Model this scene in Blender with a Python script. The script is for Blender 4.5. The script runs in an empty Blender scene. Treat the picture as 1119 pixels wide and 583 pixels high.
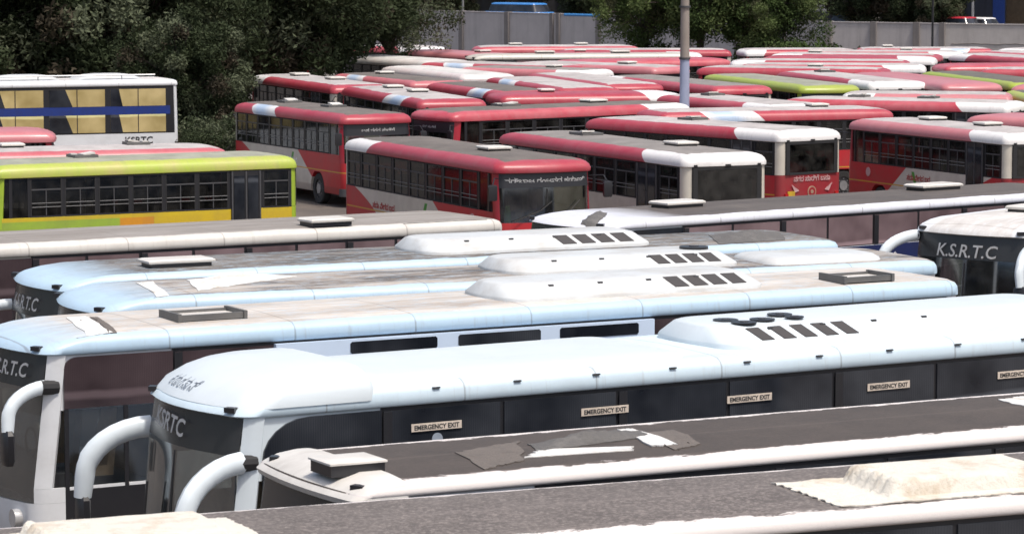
import bpy, bmesh, math, random
from mathutils import Vector, Matrix
PI = math.pi
R = math.radians
random.seed(7)
S = bpy.context.scene
C = S.collection
# ------------------------------------------------------------------ camera model (photo 1119 x 583)
F, HC, YH = 3500.0, 8.5, -64.0
PITCH = math.atan((291.5 - YH) / F)
def P(px, py, z):
    """point of the world at height z that the photo shows at pixel (px, py)"""
    u, v = (px - 559.5) / F, -(py - 291.5) / F
    c, s = math.cos(PITCH), math.sin(PITCH)
    d = Vector((u, c + v * s, -s + v * c))
    t = (z - HC) / d.z
    return Vector((d.x * t, d.y * t, z))
cam = bpy.data.cameras.new('camera')
cam.dof.use_dof = True; cam.dof.focus_distance = 56; cam.dof.aperture_fstop = 5.6
cam.sensor_width = 36; cam.lens = F / 1119 * 36; cam.clip_start = 1; cam.clip_end = 3000
co = bpy.data.objects.new('camera', cam); C.objects.link(co)
co.location = (0, 0, HC); co.rotation_euler = (PI / 2 - PITCH, 0, 0)
S.camera = co

# ------------------------------------------------------------------ materials
class NT:
    def __init__(s, name):
        s.m = bpy.data.materials.new(name); s.m.use_nodes = True
        s.t = s.m.node_tree; s.t.nodes.clear()
        s.out = s.n('ShaderNodeOutputMaterial')
        s.tc = s.n('ShaderNodeTexCoord')
        s.sep = s.n('ShaderNodeSeparateXYZ'); s.l(s.tc.outputs['Object'], s.sep.inputs[0])
        s.x, s.y, s.z = s.sep.outputs
        s.oi = s.n('ShaderNodeObjectInfo')
    def n(s, k): return s.t.nodes.new(k)
    def l(s, a, b): s.t.links.new(a, b)
    def m_(s, op, a, b=0.0, c=0.0, clamp=False):
        n = s.n('ShaderNodeMath'); n.operation = op; n.use_clamp = clamp
        for i, v in enumerate((a, b, c)):
            if isinstance(v, (int, float)): n.inputs[i].default_value = v
            else: s.l(v, n.inputs[i])
        return n.outputs[0]
    def add(s, a, b): return s.m_('ADD', a, b)
    def sub(s, a, b): return s.m_('SUBTRACT', a, b)
    def mul(s, a, b): return s.m_('MULTIPLY', a, b)
    def ab(s, a): return s.m_('ABSOLUTE', a)
    def st(s, a, b, w=0.01):          # soft step: 1 where a > b
        return s.m_('MULTIPLY_ADD', s.sub(a, b), 1.0 / w, 0.5, True)
    def noise(s, scale, detail=4, rough=0.55, vec=None, sc=None, off=True):
        n = s.n('ShaderNodeTexNoise'); n.inputs['Scale'].default_value = scale
        n.inputs['Detail'].default_value = detail; n.inputs['Roughness'].default_value = rough
        mp = s.n('ShaderNodeMapping'); s.l(s.tc.outputs['Object'], mp.inputs[0])
        if sc: mp.inputs['Scale'].default_value = sc
        if off:
            cb = s.n('ShaderNodeCombineXYZ'); r = s.mul(s.oi.outputs['Random'], 37.0)
            s.l(r, cb.inputs[0]); s.l(r, cb.inputs[1]); s.l(cb.outputs[0], mp.inputs['Location'])
        s.l(mp.outputs[0], n.inputs['Vector'])
        return n.outputs['Fac']
    def mix(s, f, a, b):
        n = s.n('ShaderNodeMix'); n.data_type = 'RGBA'
        if isinstance(f, (int, float)): n.inputs[0].default_value = f
        else: s.l(f, n.inputs[0])
        for i, v in ((6, a), (7, b)):
            if isinstance(v, tuple): n.inputs[i].default_value = (*v[:3], 1)
            else: s.l(v, n.inputs[i])
        return n.outputs[2]
    def ramp(s, f, a, b):
        n = s.n('ShaderNodeMapRange'); s.l(f, n.inputs[0]); n.inputs[1].default_value = a; n.inputs[2].default_value = b
        return n.outputs[0]
    def bsdf(s, col, rough=0.5, metal=0.0, coat=0.0, bump=None, bstr=0.3, bdist=0.02, alpha=None, spec=None):
        b = s.n('ShaderNodeBsdfPrincipled')
        if isinstance(col, tuple): b.inputs['Base Color'].default_value = (*col[:3], 1)
        else: s.l(col, b.inputs['Base Color'])
        if isinstance(rough, (int, float)): b.inputs['Roughness'].default_value = rough
        else: s.l(rough, b.inputs['Roughness'])
        b.inputs['Metallic'].default_value = metal
        b.inputs['Coat Weight'].default_value = coat; b.inputs['Coat Roughness'].default_value = 0.12
        if spec is not None: b.inputs['Specular IOR Level'].default_value = spec
        if bump is not None:
            n = s.n('ShaderNodeBump'); n.inputs['Strength'].default_value = bstr; n.inputs['Distance'].default_value = bdist
            s.l(bump, n.inputs['Height']); s.l(n.outputs[0], b.inputs['Normal'])
        s.l(b.outputs[0], s.out.inputs[0]); s.b = b
        return s.m

def paint(name, col, rough=0.35, dirt=0.35, dcol=(0.16, 0.13, 0.10), coat=0.15, scale=1.2):
    t = NT(name)
    f = t.mul(t.ramp(t.noise(scale, 6, 0.65), 0.42, 0.85), dirt)
    f2 = t.mul(t.ramp(t.noise(3.0, 5, 0.7, sc=(0.25, 1, 1)), 0.5, 0.8), dirt * 0.6)
    c = t.mix(f, col, dcol); c = t.mix(f2, c, dcol)
    return t.bsdf(c, t.add(rough, t.mul(f, 0.3)), coat=coat)
def plain(name, col, rough=0.5, metal=0.0, coat=0.0):
    t = NT(name)
    f = t.ramp(t.noise(6, 4), 0.3, 0.8)
    c2 = tuple(min(1, v * 0.65 + 0.01) for v in col)
    return t.bsdf(t.mix(f, col, c2), rough, metal, coat)

M = {}
M['white'] = paint('white_paint', (0.72, 0.74, 0.76), 0.3, 0.22)
M['white_clean'] = paint('clean_white_paint', (0.66, 0.73, 0.77), 0.35, 0.12, coat=0.1)
M['cream'] = paint('cream_paint', (0.62, 0.58, 0.50), 0.4, 0.3)
M['rubber'] = plain('black_rubber', (0.018, 0.018, 0.02), 0.7)
M['tyre'] = plain('tyre_rubber', (0.03, 0.03, 0.03), 0.85)
M['black'] = plain('black_trim', (0.02, 0.02, 0.024), 0.35)
M['darkgrey'] = plain('dark_grey_trim', (0.07, 0.07, 0.075), 0.5)
M['header'] = plain('header_film', (0.035, 0.036, 0.038), 0.25)
M['grey'] = plain('grey_plastic', (0.25, 0.25, 0.25), 0.6)
M['steel'] = plain('galvanised_steel', (0.4, 0.4, 0.41), 0.45, 0.7)
M['seat'] = plain('seat_cloth', (0.16, 0.14, 0.15), 0.9)
M['seat_tan'] = plain('tan_seat_cloth', (0.50, 0.36, 0.24), 0.85)
M['interior'] = plain('interior_lining', (0.14, 0.13, 0.125), 0.8)
M['orange'] = plain('orange_lens', (0.6, 0.2, 0.02), 0.3)
M['redlens'] = plain('red_lens', (0.5, 0.02, 0.02), 0.25)
M['lamp'] = plain('clear_lens', (0.6, 0.6, 0.6), 0.15, 0.3)
M['letter_w'] = plain('white_lettering', (0.88, 0.88, 0.88), 0.5)
M['letter_k'] = plain('black_lettering', (0.03, 0.03, 0.03), 0.5)
M['letter_r'] = plain('red_lettering', (0.45, 0.05, 0.05), 0.5)
M['letter_g'] = plain('grey_lettering', (0.33, 0.38, 0.45), 0.5)
M['letter_pink'] = plain('pale_pink_lettering', (0.62, 0.38, 0.38), 0.5)
M['emblem_gold'] = plain('dull_gold_emblem', (0.40, 0.26, 0.18), 0.5)
M['yellow'] = plain('yellow_plate', (0.6, 0.38, 0.03), 0.5)
M['sticker'] = plain('sticker_cream', (0.72, 0.62, 0.52), 0.6)
M['hiviz'] = plain('fluorescent_green_cloth', (0.25, 0.75, 0.08), 0.8)
M['lidwhite'] = paint('hatch_lid_paint', (0.66, 0.64, 0.60), 0.5, 0.4)
M['liddark'] = paint('hatch_dark_paint', (0.10, 0.10, 0.10), 0.6, 0.4, (0.3, 0.28, 0.25))
def glassy(name, tint=(0.17, 0.175, 0.18), transp=0.8, base=0.05):
    t = NT(name)
    tr = t.n('ShaderNodeBsdfTransparent'); tr.inputs[0].default_value = (*tint, 1)
    gl = t.n('ShaderNodeBsdfGlossy'); gl.inputs[0].default_value = (0.9, 0.95, 1, 1); gl.inputs['Roughness'].default_value = 0.07
    df = t.n('ShaderNodeBsdfDiffuse'); df.inputs[0].default_value = (0.13, 0.125, 0.115, 1)
    lw = t.n('ShaderNodeLayerWeight'); fr = t.m_('MULTIPLY_ADD', t.m_('POWER', lw.outputs['Facing'], 4.0), 0.55, base)
    m1 = t.n('ShaderNodeMixShader'); d = t.mul(t.ramp(t.noise(2.5, 5), 0.35, 0.8), 1.0 - transp)
    t.l(d, m1.inputs[0]); t.l(tr.outputs[0], m1.inputs[1]); t.l(df.outputs[0], m1.inputs[2])
    m2 = t.n('ShaderNodeMixShader'); t.l(fr, m2.inputs[0]); t.l(m1.outputs[0], m2.inputs[1]); t.l(gl.outputs[0], m2.inputs[2])
    t.l(m2.outputs[0], t.out.inputs[0])
    return t.m
M['glass'] = glassy('dusty_window_glass')
M['glass_rear'] = glassy('grimy_rear_glass', (0.36, 0.36, 0.35), 0.72, 0.07)
M['glass_front'] = glassy('windscreen_glass', (0.5, 0.53, 0.53), 0.7, 0.2)
def tinted(name, c1, c2, curt=9.0, rough=0.08, contrast=1.0):
    """dark tinted glass with pleated curtains behind it"""
    t = NT(name)
    w = t.n('ShaderNodeTexWave'); w.inputs['Scale'].default_value = curt; w.inputs['Distortion'].default_value = 1.2
    w.inputs['Detail'].default_value = 2
    t.l(t.tc.outputs['Object'], w.inputs['Vector'])
    big = t.ramp(t.noise(0.8, 3), 0.35, 0.65)
    f = t.mul(t.m_('MULTIPLY_ADD', w.outputs['Fac'], 0.35, 0.65), big)
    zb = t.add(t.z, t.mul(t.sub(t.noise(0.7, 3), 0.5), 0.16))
    st_ = t.mul(t.mul(t.st(zb, 2.34, 0.05), t.sub(1.0, t.st(zb, 2.44, 0.05))), 0.5)  # pale level streak: a reflection painted into the glass colour
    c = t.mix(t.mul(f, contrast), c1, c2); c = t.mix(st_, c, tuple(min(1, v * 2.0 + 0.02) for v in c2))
    return t.bsdf(c, rough, coat=0.0, spec=0.5)
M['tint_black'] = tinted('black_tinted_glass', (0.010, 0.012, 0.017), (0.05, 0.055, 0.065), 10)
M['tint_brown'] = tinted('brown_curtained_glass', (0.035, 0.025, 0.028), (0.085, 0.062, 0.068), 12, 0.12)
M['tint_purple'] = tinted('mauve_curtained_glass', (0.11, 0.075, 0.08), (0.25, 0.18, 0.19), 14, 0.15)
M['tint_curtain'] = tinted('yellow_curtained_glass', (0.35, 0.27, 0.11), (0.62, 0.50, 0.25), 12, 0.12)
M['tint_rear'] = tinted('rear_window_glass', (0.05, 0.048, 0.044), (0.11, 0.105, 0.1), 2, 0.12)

def red_roof(name, a, b, top, slant=1.0, blue=False, red=(0.43, 0.03, 0.055)):
    """faded red roof with one slanted white patch between x=a and x=b; grey weathered centre"""
    t = NT(name)
    zz = t.sub(t.z, 2.7)
    u = t.add(t.x, t.mul(zz, slant))
    patch = t.mul(t.st(u, a, 0.03), t.st(b, u, 0.03) if isinstance(b, float) else 1)
    patch = t.mul(t.st(u, a, 0.03), t.sub(1.0, t.st(u, b, 0.03)))
    if blue:
        mid = t.mul(t.st(u, a + (b - a) * 0.12, 0.5), t.sub(1.0, t.st(u, a + (b - a) * 0.65, 0.6)))
        wc = t.mix(mid, (0.70, 0.70, 0.70), (0.42, 0.53, 0.68))
    else:
        wc = (0.74, 0.73, 0.72)
    fade = t.ramp(t.noise(0.9, 5, 0.7), 0.3, 0.75)
    rc = t.mix(fade, red, tuple(v * 0.55 + c * 0.45 for v, c in zip(red, (0.60, 0.29, 0.30))))
    rv = t.oi.outputs['Random']
    rc = t.mix(t.mul(t.st(rv, 0.62, 0.3), 0.55), rc, tuple(v * 0.75 for v in red)); rc = t.mix(t.mul(t.sub(1.0, t.st(rv, 0.28, 0.2)), 0.45), rc, (0.55, 0.30, 0.31) if red[0] > red[1] else red)
    c = t.mix(patch, rc, wc)
    streak = t.mul(t.ramp(t.noise(4.0, 6, 0.75, sc=(2.2, 0.5, 0.5)), 0.5, 0.85), 0.42)
    c = t.mix(streak, c, (0.25, 0.20, 0.18))
    edge = t.add(t.ab(t.y), t.mul(t.sub(t.noise(1.5, 6, 0.7), 0.5), 0.28))
    xe = t.ab(t.x)
    cm = t.mul(t.sub(1.0, t.st(edge, 0.98, 0.05)), t.sub(1.0, t.st(t.add(xe, t.mul(t.sub(t.noise(2.0, 5), 0.5), 0.4)), 4.62, 0.08)))
    if top is not None:
        g = t.ramp(t.noise(1.1, 7, 0.7), 0.3, 0.7)
        spots = t.ramp(t.noise(7.0, 6, 0.8), 0.6, 0.68)
        tc = t.mix(g, top, tuple(v * 0.6 for v in top))
        tc = t.mix(t.mul(spots, 0.35), tc, (0.5, 0.47, 0.44))
        c = t.mix(cm, c, tc)
        b_ = t.noise(14, 5, 0.7)
        ro = t.add(0.38, t.mul(cm, 0.45))
        return t.bsdf(c, ro, coat=0.0, bump=b_, bstr=0.12)
    return t.bsdf(c, 0.38, coat=0.1)
TOPD, TOPM, TOPP = (0.17, 0.15, 0.135), (0.27, 0.25, 0.235), (0.50, 0.47, 0.46)
RR = {
 'rear_dark': red_roof('red_roof_white_rear_dark_top', -9.0, -3.3, TOPD, -1.2),
 'rear_mid': red_roof('red_roof_white_rear_grey_top', -9.0, -3.1, TOPM, -1.2),
 'rear_pale': red_roof('red_roof_white_rear_pale_top', -9.0, -3.0, TOPP, -1.2),
 'mid_dark': red_roof('red_roof_white_middle_dark_top', -3.0, -0.9, TOPD, 1.3, True),
 'mid_pale': red_roof('red_roof_white_middle_pale_top', -2.9, -0.7, TOPP, 1.3, True),
 'front_pale': red_roof('red_roof_white_front_pale_top', 3.2, 9.0, TOPP, 1.0),
 'front_dark': red_roof('red_roof_white_front_dark_top', 3.4, 9.0, TOPM, 1.0),
 'red_pale': red_roof('red_roof_pale_top', -9.5, -9.0, TOPP, 1.0),
 'red_all': red_roof('red_roof_all_red', -9.5, -9.0, None, 1.0),
 'redw_all': red_roof('red_roof_all_red_white_rear', -9.0, -3.2, None, -1.2),
 'green': red_roof('lime_green_roof', -9.5, -9.0, (0.34, 0.35, 0.28), 1.0, False, (0.36, 0.49, 0.04)),
 'green_dark': red_roof('lime_green_roof_dark_top', -9.5, -9.0, (0.15, 0.14, 0.12), 1.0, False, (0.36, 0.50, 0.035)),
 'white': red_roof('white_city_roof', -9.5, -9.0, (0.66, 0.65, 0.63), 1.0, False, (0.68, 0.68, 0.66)),
 'sleeper': red_roof('pale_lilac_roof', -9.5, -9.0, (0.55, 0.55, 0.56), 1.0, False, (0.66, 0.66, 0.72)),
}
def red_side(name, kind='red'):
    """lower panels: red with a slanted white swoosh, green arc and yellow pinstripe"""
    t = NT(name)
    if kind == 'red':
        red = (0.50, 0.02, 0.03)
        a = t.add(t.x, t.mul(t.sub(t.z, 1.0), -1.5))
        curve = t.mul(t.sub(t.z, 0.4), 1.1)
        patch = t.mul(t.sub(1.0, t.st(t.add(t.x, t.mul(t.sub(t.z, 1.0), 1.5)), 2.0, 0.02)), t.st(t.add(t.x, t.m_('POWER', curve, 2.0)), -2.2, 0.02))
        c = t.mix(patch, red, (0.62, 0.57, 0.50))
        arc = t.add(t.x, t.mul(t.m_('POWER', t.ab(t.sub(t.z, 1.9)), 1.6), 0.45))
        g = t.mul(t.mul(t.st(arc, 0.55, 0.02), t.sub(1.0, t.st(arc, 0.72, 0.02))), t.sub(1.0, t.st(t.z, 1.58, 0.02)))
        c = t.mix(g, c, (0.05, 0.30, 0.03))
        pin = t.mul(t.st(t.z, 1.10, 0.01), t.sub(1.0, t.st(t.z, 1.135, 0.01)))
        c = t.mix(pin, c, (0.6, 0.33, 0.03))
        low = t.sub(1.0, t.st(t.z, 0.62, 0.05))
        c = t.mix(t.mul(low, 0.35), c, (0.09, 0.03, 0.03))
    elif kind == 'green':
        c0 = (0.30, 0.44, 0.05)
        m = t.mul(t.st(t.add(t.x, t.z), 1.2, 0.02), t.sub(1.0, t.st(t.add(t.x, t.z), 9.2, 0.02)))
        c = t.mix(t.sub(1.0, t.st(t.x, -0.2, 0.03)), c0, (0.60, 0.42, 0.02))
        or_ = t.mul(t.st(t.x, -0.2, 0.03), t.sub(1.0, t.st(t.x, 0.9, 0.03)))
        c = t.mix(or_, c, (0.62, 0.27, 0.02))
        pin = t.mul(t.st(t.z, 1.58, 0.02), 0.9)
        c = t.mix(pin, c, (0.62, 0.45, 0.02))
    else:
        c = (0.62, 0.63, 0.64)
    f = t.mul(t.ramp(t.noise(1.4, 6, 0.7), 0.4, 0.85), 0.4)
    c = t.mix(f, c, (0.15, 0.11, 0.09))
    return t.bsdf(c, 0.42, coat=0.0)
RS = {'red': red_side('red_white_side_panels'), 'green': red_side('green_yellow_side_panels', 'green'), 'white': red_side('white_side_panels', 'white')}
M['rearred'] = paint('maroon_rear_paint', (0.30, 0.02, 0.03), 0.4, 0.35)
M['redpost'] = paint('red_paint', (0.40, 0.02, 0.04), 0.4, 0.3)
M['greenpost'] = paint('lime_paint', (0.34, 0.48, 0.04), 0.4, 0.25)

def coach_roof(name, col, dirt, half=0.95, dcol=(0.10, 0.085, 0.07), dark=(0.30, 0.27, 0.24), nose=False, L=14.4, amount=0.8, streaky=True, lo=0.35, hi=0.6):
    """coach roof: painted edge, dirt and peeled paint along the flat top"""
    t = NT(name)
    wob = t.mul(t.sub(t.noise(1.2, 6, 0.7), 0.5), 0.22)
    cm = t.sub(1.0, t.st(t.add(t.ab(t.y), wob), half, 0.06))
    xe = t.add(t.x, t.mul(t.sub(t.noise(1.7, 4), 0.5), 0.5))
    cm = t.mul(cm, t.sub(1.0, t.st(xe, L / 2 - (0.9 if nose else 0.25), 1.2 if nose else 0.15)))
    g = t.noise(1.0, 8, 0.75, sc=(0.35, 2.2, 1))
    f = t.ramp(g, lo, hi)
    f2 = t.ramp(t.noise(5.0, 7, 0.8, sc=(0.5, 2, 1)), 0.5, 0.66)
    tc = t.mix(f, dark, dcol)
    if streaky:
        tc = t.mix(t.mul(f2, 0.75), tc, tuple(v * 0.95 for v in col))
    c = t.mix(t.mul(cm, amount), col, tc)
    if dirt > 0.08:
        sx = t.m_('PINGPONG', t.x, 0.95); sm = t.mul(t.sub(1.0, t.st(t.add(sx, t.mul(t.sub(t.noise(6, 3), 0.5), 0.02)), 0.012, 0.012)), 0.45)
        c = t.mix(sm, c, (0.12, 0.10, 0.09))
        run = t.mul(t.ramp(t.noise(3.5, 4, 0.7, sc=(3.0, 0.3, 0.3)), 0.56, 0.75), 0.28); c = t.mix(run, c, (0.30, 0.26, 0.22))
    fine = t.mul(t.ramp(t.noise(2.2, 6, 0.7), 0.42, 0.8), dirt * 1.3)
    c = t.mix(fine, c, (0.22, 0.18, 0.15))
    return t.bsdf(c, t.add(0.42, t.mul(cm, 0.35)), coat=0.05, bump=t.noise(9, 5, 0.7), bstr=0.06)
BLUEW = (0.46, 0.62, 0.76)
M['v1roof'] = coach_roof('clean_white_coach_roof', (0.57, 0.69, 0.77), 0.12, amount=0.0)
M['v2roof'] = coach_roof('weathered_coach_roof', BLUEW, 0.12, 1.16, (0.28, 0.23, 0.19), (0.60, 0.56, 0.51), amount=1.0, lo=0.42, hi=0.72, nose=True, L=15.8)
M['v3roof'] = coach_roof('grimy_coach_roof', BLUEW, 0.15, 1.15, (0.07, 0.055, 0.045), (0.46, 0.41, 0.36), amount=1.0, lo=0.40, hi=0.6, nose=True)
M['v4roof'] = coach_roof('sooty_coach_roof', BLUEW, 0.15, 1.15, (0.05, 0.042, 0.035), (0.25, 0.22, 0.19), amount=1.0, lo=0.35, hi=0.6, nose=True)
M['kcroof'] = coach_roof('plain_white_coach_roof', (0.72, 0.74, 0.76), 0.15, 0.9, (0.40, 0.36, 0.32), (0.6, 0.57, 0.52), amount=0.7, nose=True)
M['s1roof'] = coach_roof('grey_topped_coach_roof', (0.62, 0.60, 0.56), 0.2, 1.14, (0.22, 0.20, 0.18), (0.33, 0.31, 0.29), streaky=False, amount=1.0, L=12)
M['s1cap'] = coach_roof('dark_top_rear', (0.60, 0.58, 0.52), 0.2, 1.02, (0.10, 0.09, 0.08), (0.15, 0.135, 0.12), streaky=False, amount=1.0, L=12)
M['troof'] = coach_roof('dark_topped_coach_roof', (0.68, 0.70, 0.76), 0.12, 1.20, (0.07, 0.06, 0.055), (0.11, 0.095, 0.085), streaky=False, amount=1.0, nose=True, L=12)
M['twroof'] = coach_roof('cream_coach_roof', (0.62, 0.60, 0.54), 0.2, 1.0, (0.35, 0.33, 0.30), (0.45, 0.42, 0.38), streaky=False, amount=0.8, L=12)
def tarfelt(name, c1, c2, sc, w=1.2):
    t = NT(name)
    f = t.ramp(t.noise(1.3, 7, 0.7), 0.3, 0.7)
    f2 = t.ramp(t.noise(22, 4, 0.75), 0.47, 0.68)
    seam = t.m_('PINGPONG', t.add(t.y, 0.1), 0.55)
    sm = t.sub(1.0, t.st(t.add(seam, t.mul(t.sub(t.noise(3, 4), 0.5), 0.03)), 0.035, 0.03))
    c = t.mix(f, c1, c2); c = t.mix(t.mul(f2, sc), c, tuple(v * 2.3 for v in c1))
    c = t.mix(t.mul(sm, 0.35), c, tuple(min(1, v * 1.6) for v in c1))
    edge = t.add(t.ab(t.y), t.mul(t.sub(t.noise(2.5, 7, 0.8, sc=(0.8, 2, 1)), 0.5), 0.55))
    em = t.st(edge, w, 0.02)
    c = t.mix(em, c, (0.66, 0.62, 0.60))
    return t.bsdf(c, 0.7, bump=t.noise(24, 6, 0.75), bstr=0.25)
M['d1roof'] = tarfelt('brown_tarred_roof', (0.078, 0.063, 0.053), (0.05, 0.041, 0.035), 0.18, 1.03)
M['d0roof'] = tarfelt('grey_felted_roof', (0.135, 0.118, 0.108), (0.085, 0.073, 0.066), 0.8, 1.09)
M['tarp'] = None
def cloth(name, c1, c2, s=1.8):
    t = NT(name)
    f = t.ramp(t.noise(s, 7, 0.7), 0.5, 0.78)
    return t.bsdf(t.mix(f, c1, c2), 0.8, bump=t.noise(9, 7, 0.7), bstr=0.8, bdist=0.05)
M['tarp'] = cloth('stained_cream_sheet', (0.70, 0.67, 0.60), (0.45, 0.33, 0.20))
M['tarpgrey'] = cloth('grey_rubber_sheet', (0.12, 0.115, 0.11), (0.20, 0.19, 0.18), 2.5)
M['tarpdull'] = cloth('dusty_felt_patch', (0.15, 0.13, 0.115), (0.11, 0.095, 0.085), 2.5)
M['tape'] = cloth('white_sealing_tape', (0.74, 0.74, 0.72), (0.5, 0.45, 0.38), 2.5)
M['pod'] = paint('pod_shell_paint', (0.60, 0.63, 0.64), 0.45, 0.6, (0.30, 0.25, 0.20))
M['grille'] = plain('grille_mesh', (0.05, 0.045, 0.045), 0.6)
M['bluepanel'] = plain('dark_blue_panel', (0.02, 0.03, 0.11), 0.35)
M['bluestripe'] = plain('royal_blue_panel', (0.015, 0.04, 0.22), 0.35)

# ------------------------------------------------------------------ mesh helper
class MB:
    def __init__(s): s.bm = bmesh.new(); s.mats = []
    def mi(s, mat):
        if mat not in s.mats: s.mats.append(mat)
        return s.mats.index(mat)
    def face(s, pts, mat):
        f = s.bm.faces.new([s.bm.verts.new(p) for p in pts]); f.material_index = s.mi(mat); return f
    def box(s, c, d, mat, rot=None):
        vs = []
        for i in (-1, 1):
            for j in (-1, 1):
                for k in (-1, 1):
                    v = Vector((i * d[0] / 2, j * d[1] / 2, k * d[2] / 2))
                    if rot is not None: v = rot @ v
                    vs.append(s.bm.verts.new(v + Vector(c)))
        m = s.mi(mat)
        for q in ((0, 1, 3, 2), (4, 6, 7, 5), (0, 4, 5, 1), (2, 3, 7, 6), (0, 2, 6, 4), (1, 5, 7, 3)):
            f = s.bm.faces.new([vs[i] for i in q]); f.material_index = m
    def skin(s, rings, mat, cap0=True, cap1=True, closed=True):
        m = s.mi(mat)
        vr = [[s.bm.verts.new(p) for p in r] for r in rings]
        n = len(rings[0])
        for a, b in zip(vr, vr[1:]):
            for i in range(n if closed else n - 1):
                j = (i + 1) % n
                f = s.bm.faces.new((a[i], a[j], b[j], b[i])); f.material_index = m
        if cap0: f = s.bm.faces.new(vr[0][::-1]); f.material_index = m
        if cap1: f = s.bm.faces.new(vr[-1]); f.material_index = m
    def tube(s, pts, rad, mat, n=8, flat=1.0):
        pts = [Vector(p) for p in pts]
        rr = rad if isinstance(rad, (list, tuple)) else [rad] * len(pts)
        rings = []
        for i, p in enumerate(pts):
            d = (pts[min(i + 1, len(pts) - 1)] - pts[max(i - 1, 0)]).normalized()
            up = Vector((0, 0, 1)) if abs(d.z) < 0.9 else Vector((1, 0, 0))
            a = d.cross(up).normalized(); b = a.cross(d)
            rings.append([p + (a * math.cos(2 * PI * k / n) * flat + b * math.sin(2 * PI * k / n)) * rr[i] for k in range(n)])
        s.skin(rings, mat)
    def cyl(s, c, r, h, mat, axis='z', n=20):
        c = Vector(c); ax = {'x': Vector((1, 0, 0)), 'y': Vector((0, 1, 0)), 'z': Vector((0, 0, 1))}[axis]
        s.tube([c - ax * h / 2, c + ax * h / 2], r, mat, n)
    def build(s, name, parent=None, smooth=35, loc=None):
        bmesh.ops.recalc_face_normals(s.bm, faces=s.bm.faces[:])
        me = bpy.data.meshes.new(name); s.bm.to_mesh(me); s.bm.free()
        for m in s.mats: me.materials.append(m)
        if smooth:
            me.polygons.foreach_set('use_smooth', [True] * len(me.polygons))
            me.set_sharp_from_angle(angle=R(smooth))
        o = bpy.data.objects.new(name, me); C.objects.link(o)
        if parent: o.parent = parent
        if loc is not None: o.location = loc
        return o
def empty(name, label=None, cat=None, group=None):
    o = bpy.data.objects.new(name, None); C.objects.link(o); o.empty_display_size = 0.3
    tag(o, label, cat, group); return o
def tag(o, label=None, cat=None, group=None, kind=None):
    if label: o['label'] = label
    if cat: o['category'] = cat
    if group: o['group'] = group
    if kind: o['kind'] = kind
    return o
def copy_tree(o, parent=None):
    c = o.copy(); C.objects.link(c)
    if parent: c.parent = parent
    for ch in list(o.children): copy_tree(ch, c)
    return c
def text_obj(name, s, size, mat, parent, origin, side, shear=0.0, warp=None, extrude=0.003, align='CENTER', bold=0.0, slope=0.0):
    cu = bpy.data.curves.new(name, 'FONT'); cu.body = s; cu.size = size; cu.extrude = extrude; cu.align_x = align; cu.shear = shear
    cu.offset = bold; cu.resolution_u = 3
    to = bpy.data.objects.new(name + '_tmp', cu); C.objects.link(to)
    dg = bpy.context.evaluated_depsgraph_get()
    me = bpy.data.meshes.new_from_object(to.evaluated_get(dg)); bpy.data.objects.remove(to)
    me.name = name; me.materials.clear(); me.materials.append(mat)
    ex = {'left': (-1, 0, 0), 'right': (1, 0, 0), 'front': (0, 1, 0), 'rear': (0, -1, 0)}[side]
    nn = {'left': (0, 1, 0), 'right': (0, -1, 0), 'front': (1, 0, 0), 'rear': (-1, 0, 0)}[side]
    ex, nn, o0 = Vector(ex), Vector(nn), Vector(origin)
    for v in me.vertices:
        p = o0 + ex * v.co.x + Vector((0, 0, 1)) * (v.co.y + slope * v.co.x) + nn * v.co.z
        if warp: p = warp(p)
        v.co = p
    o = bpy.data.objects.new(name, me); C.objects.link(o); o.parent = parent
    return o

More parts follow.
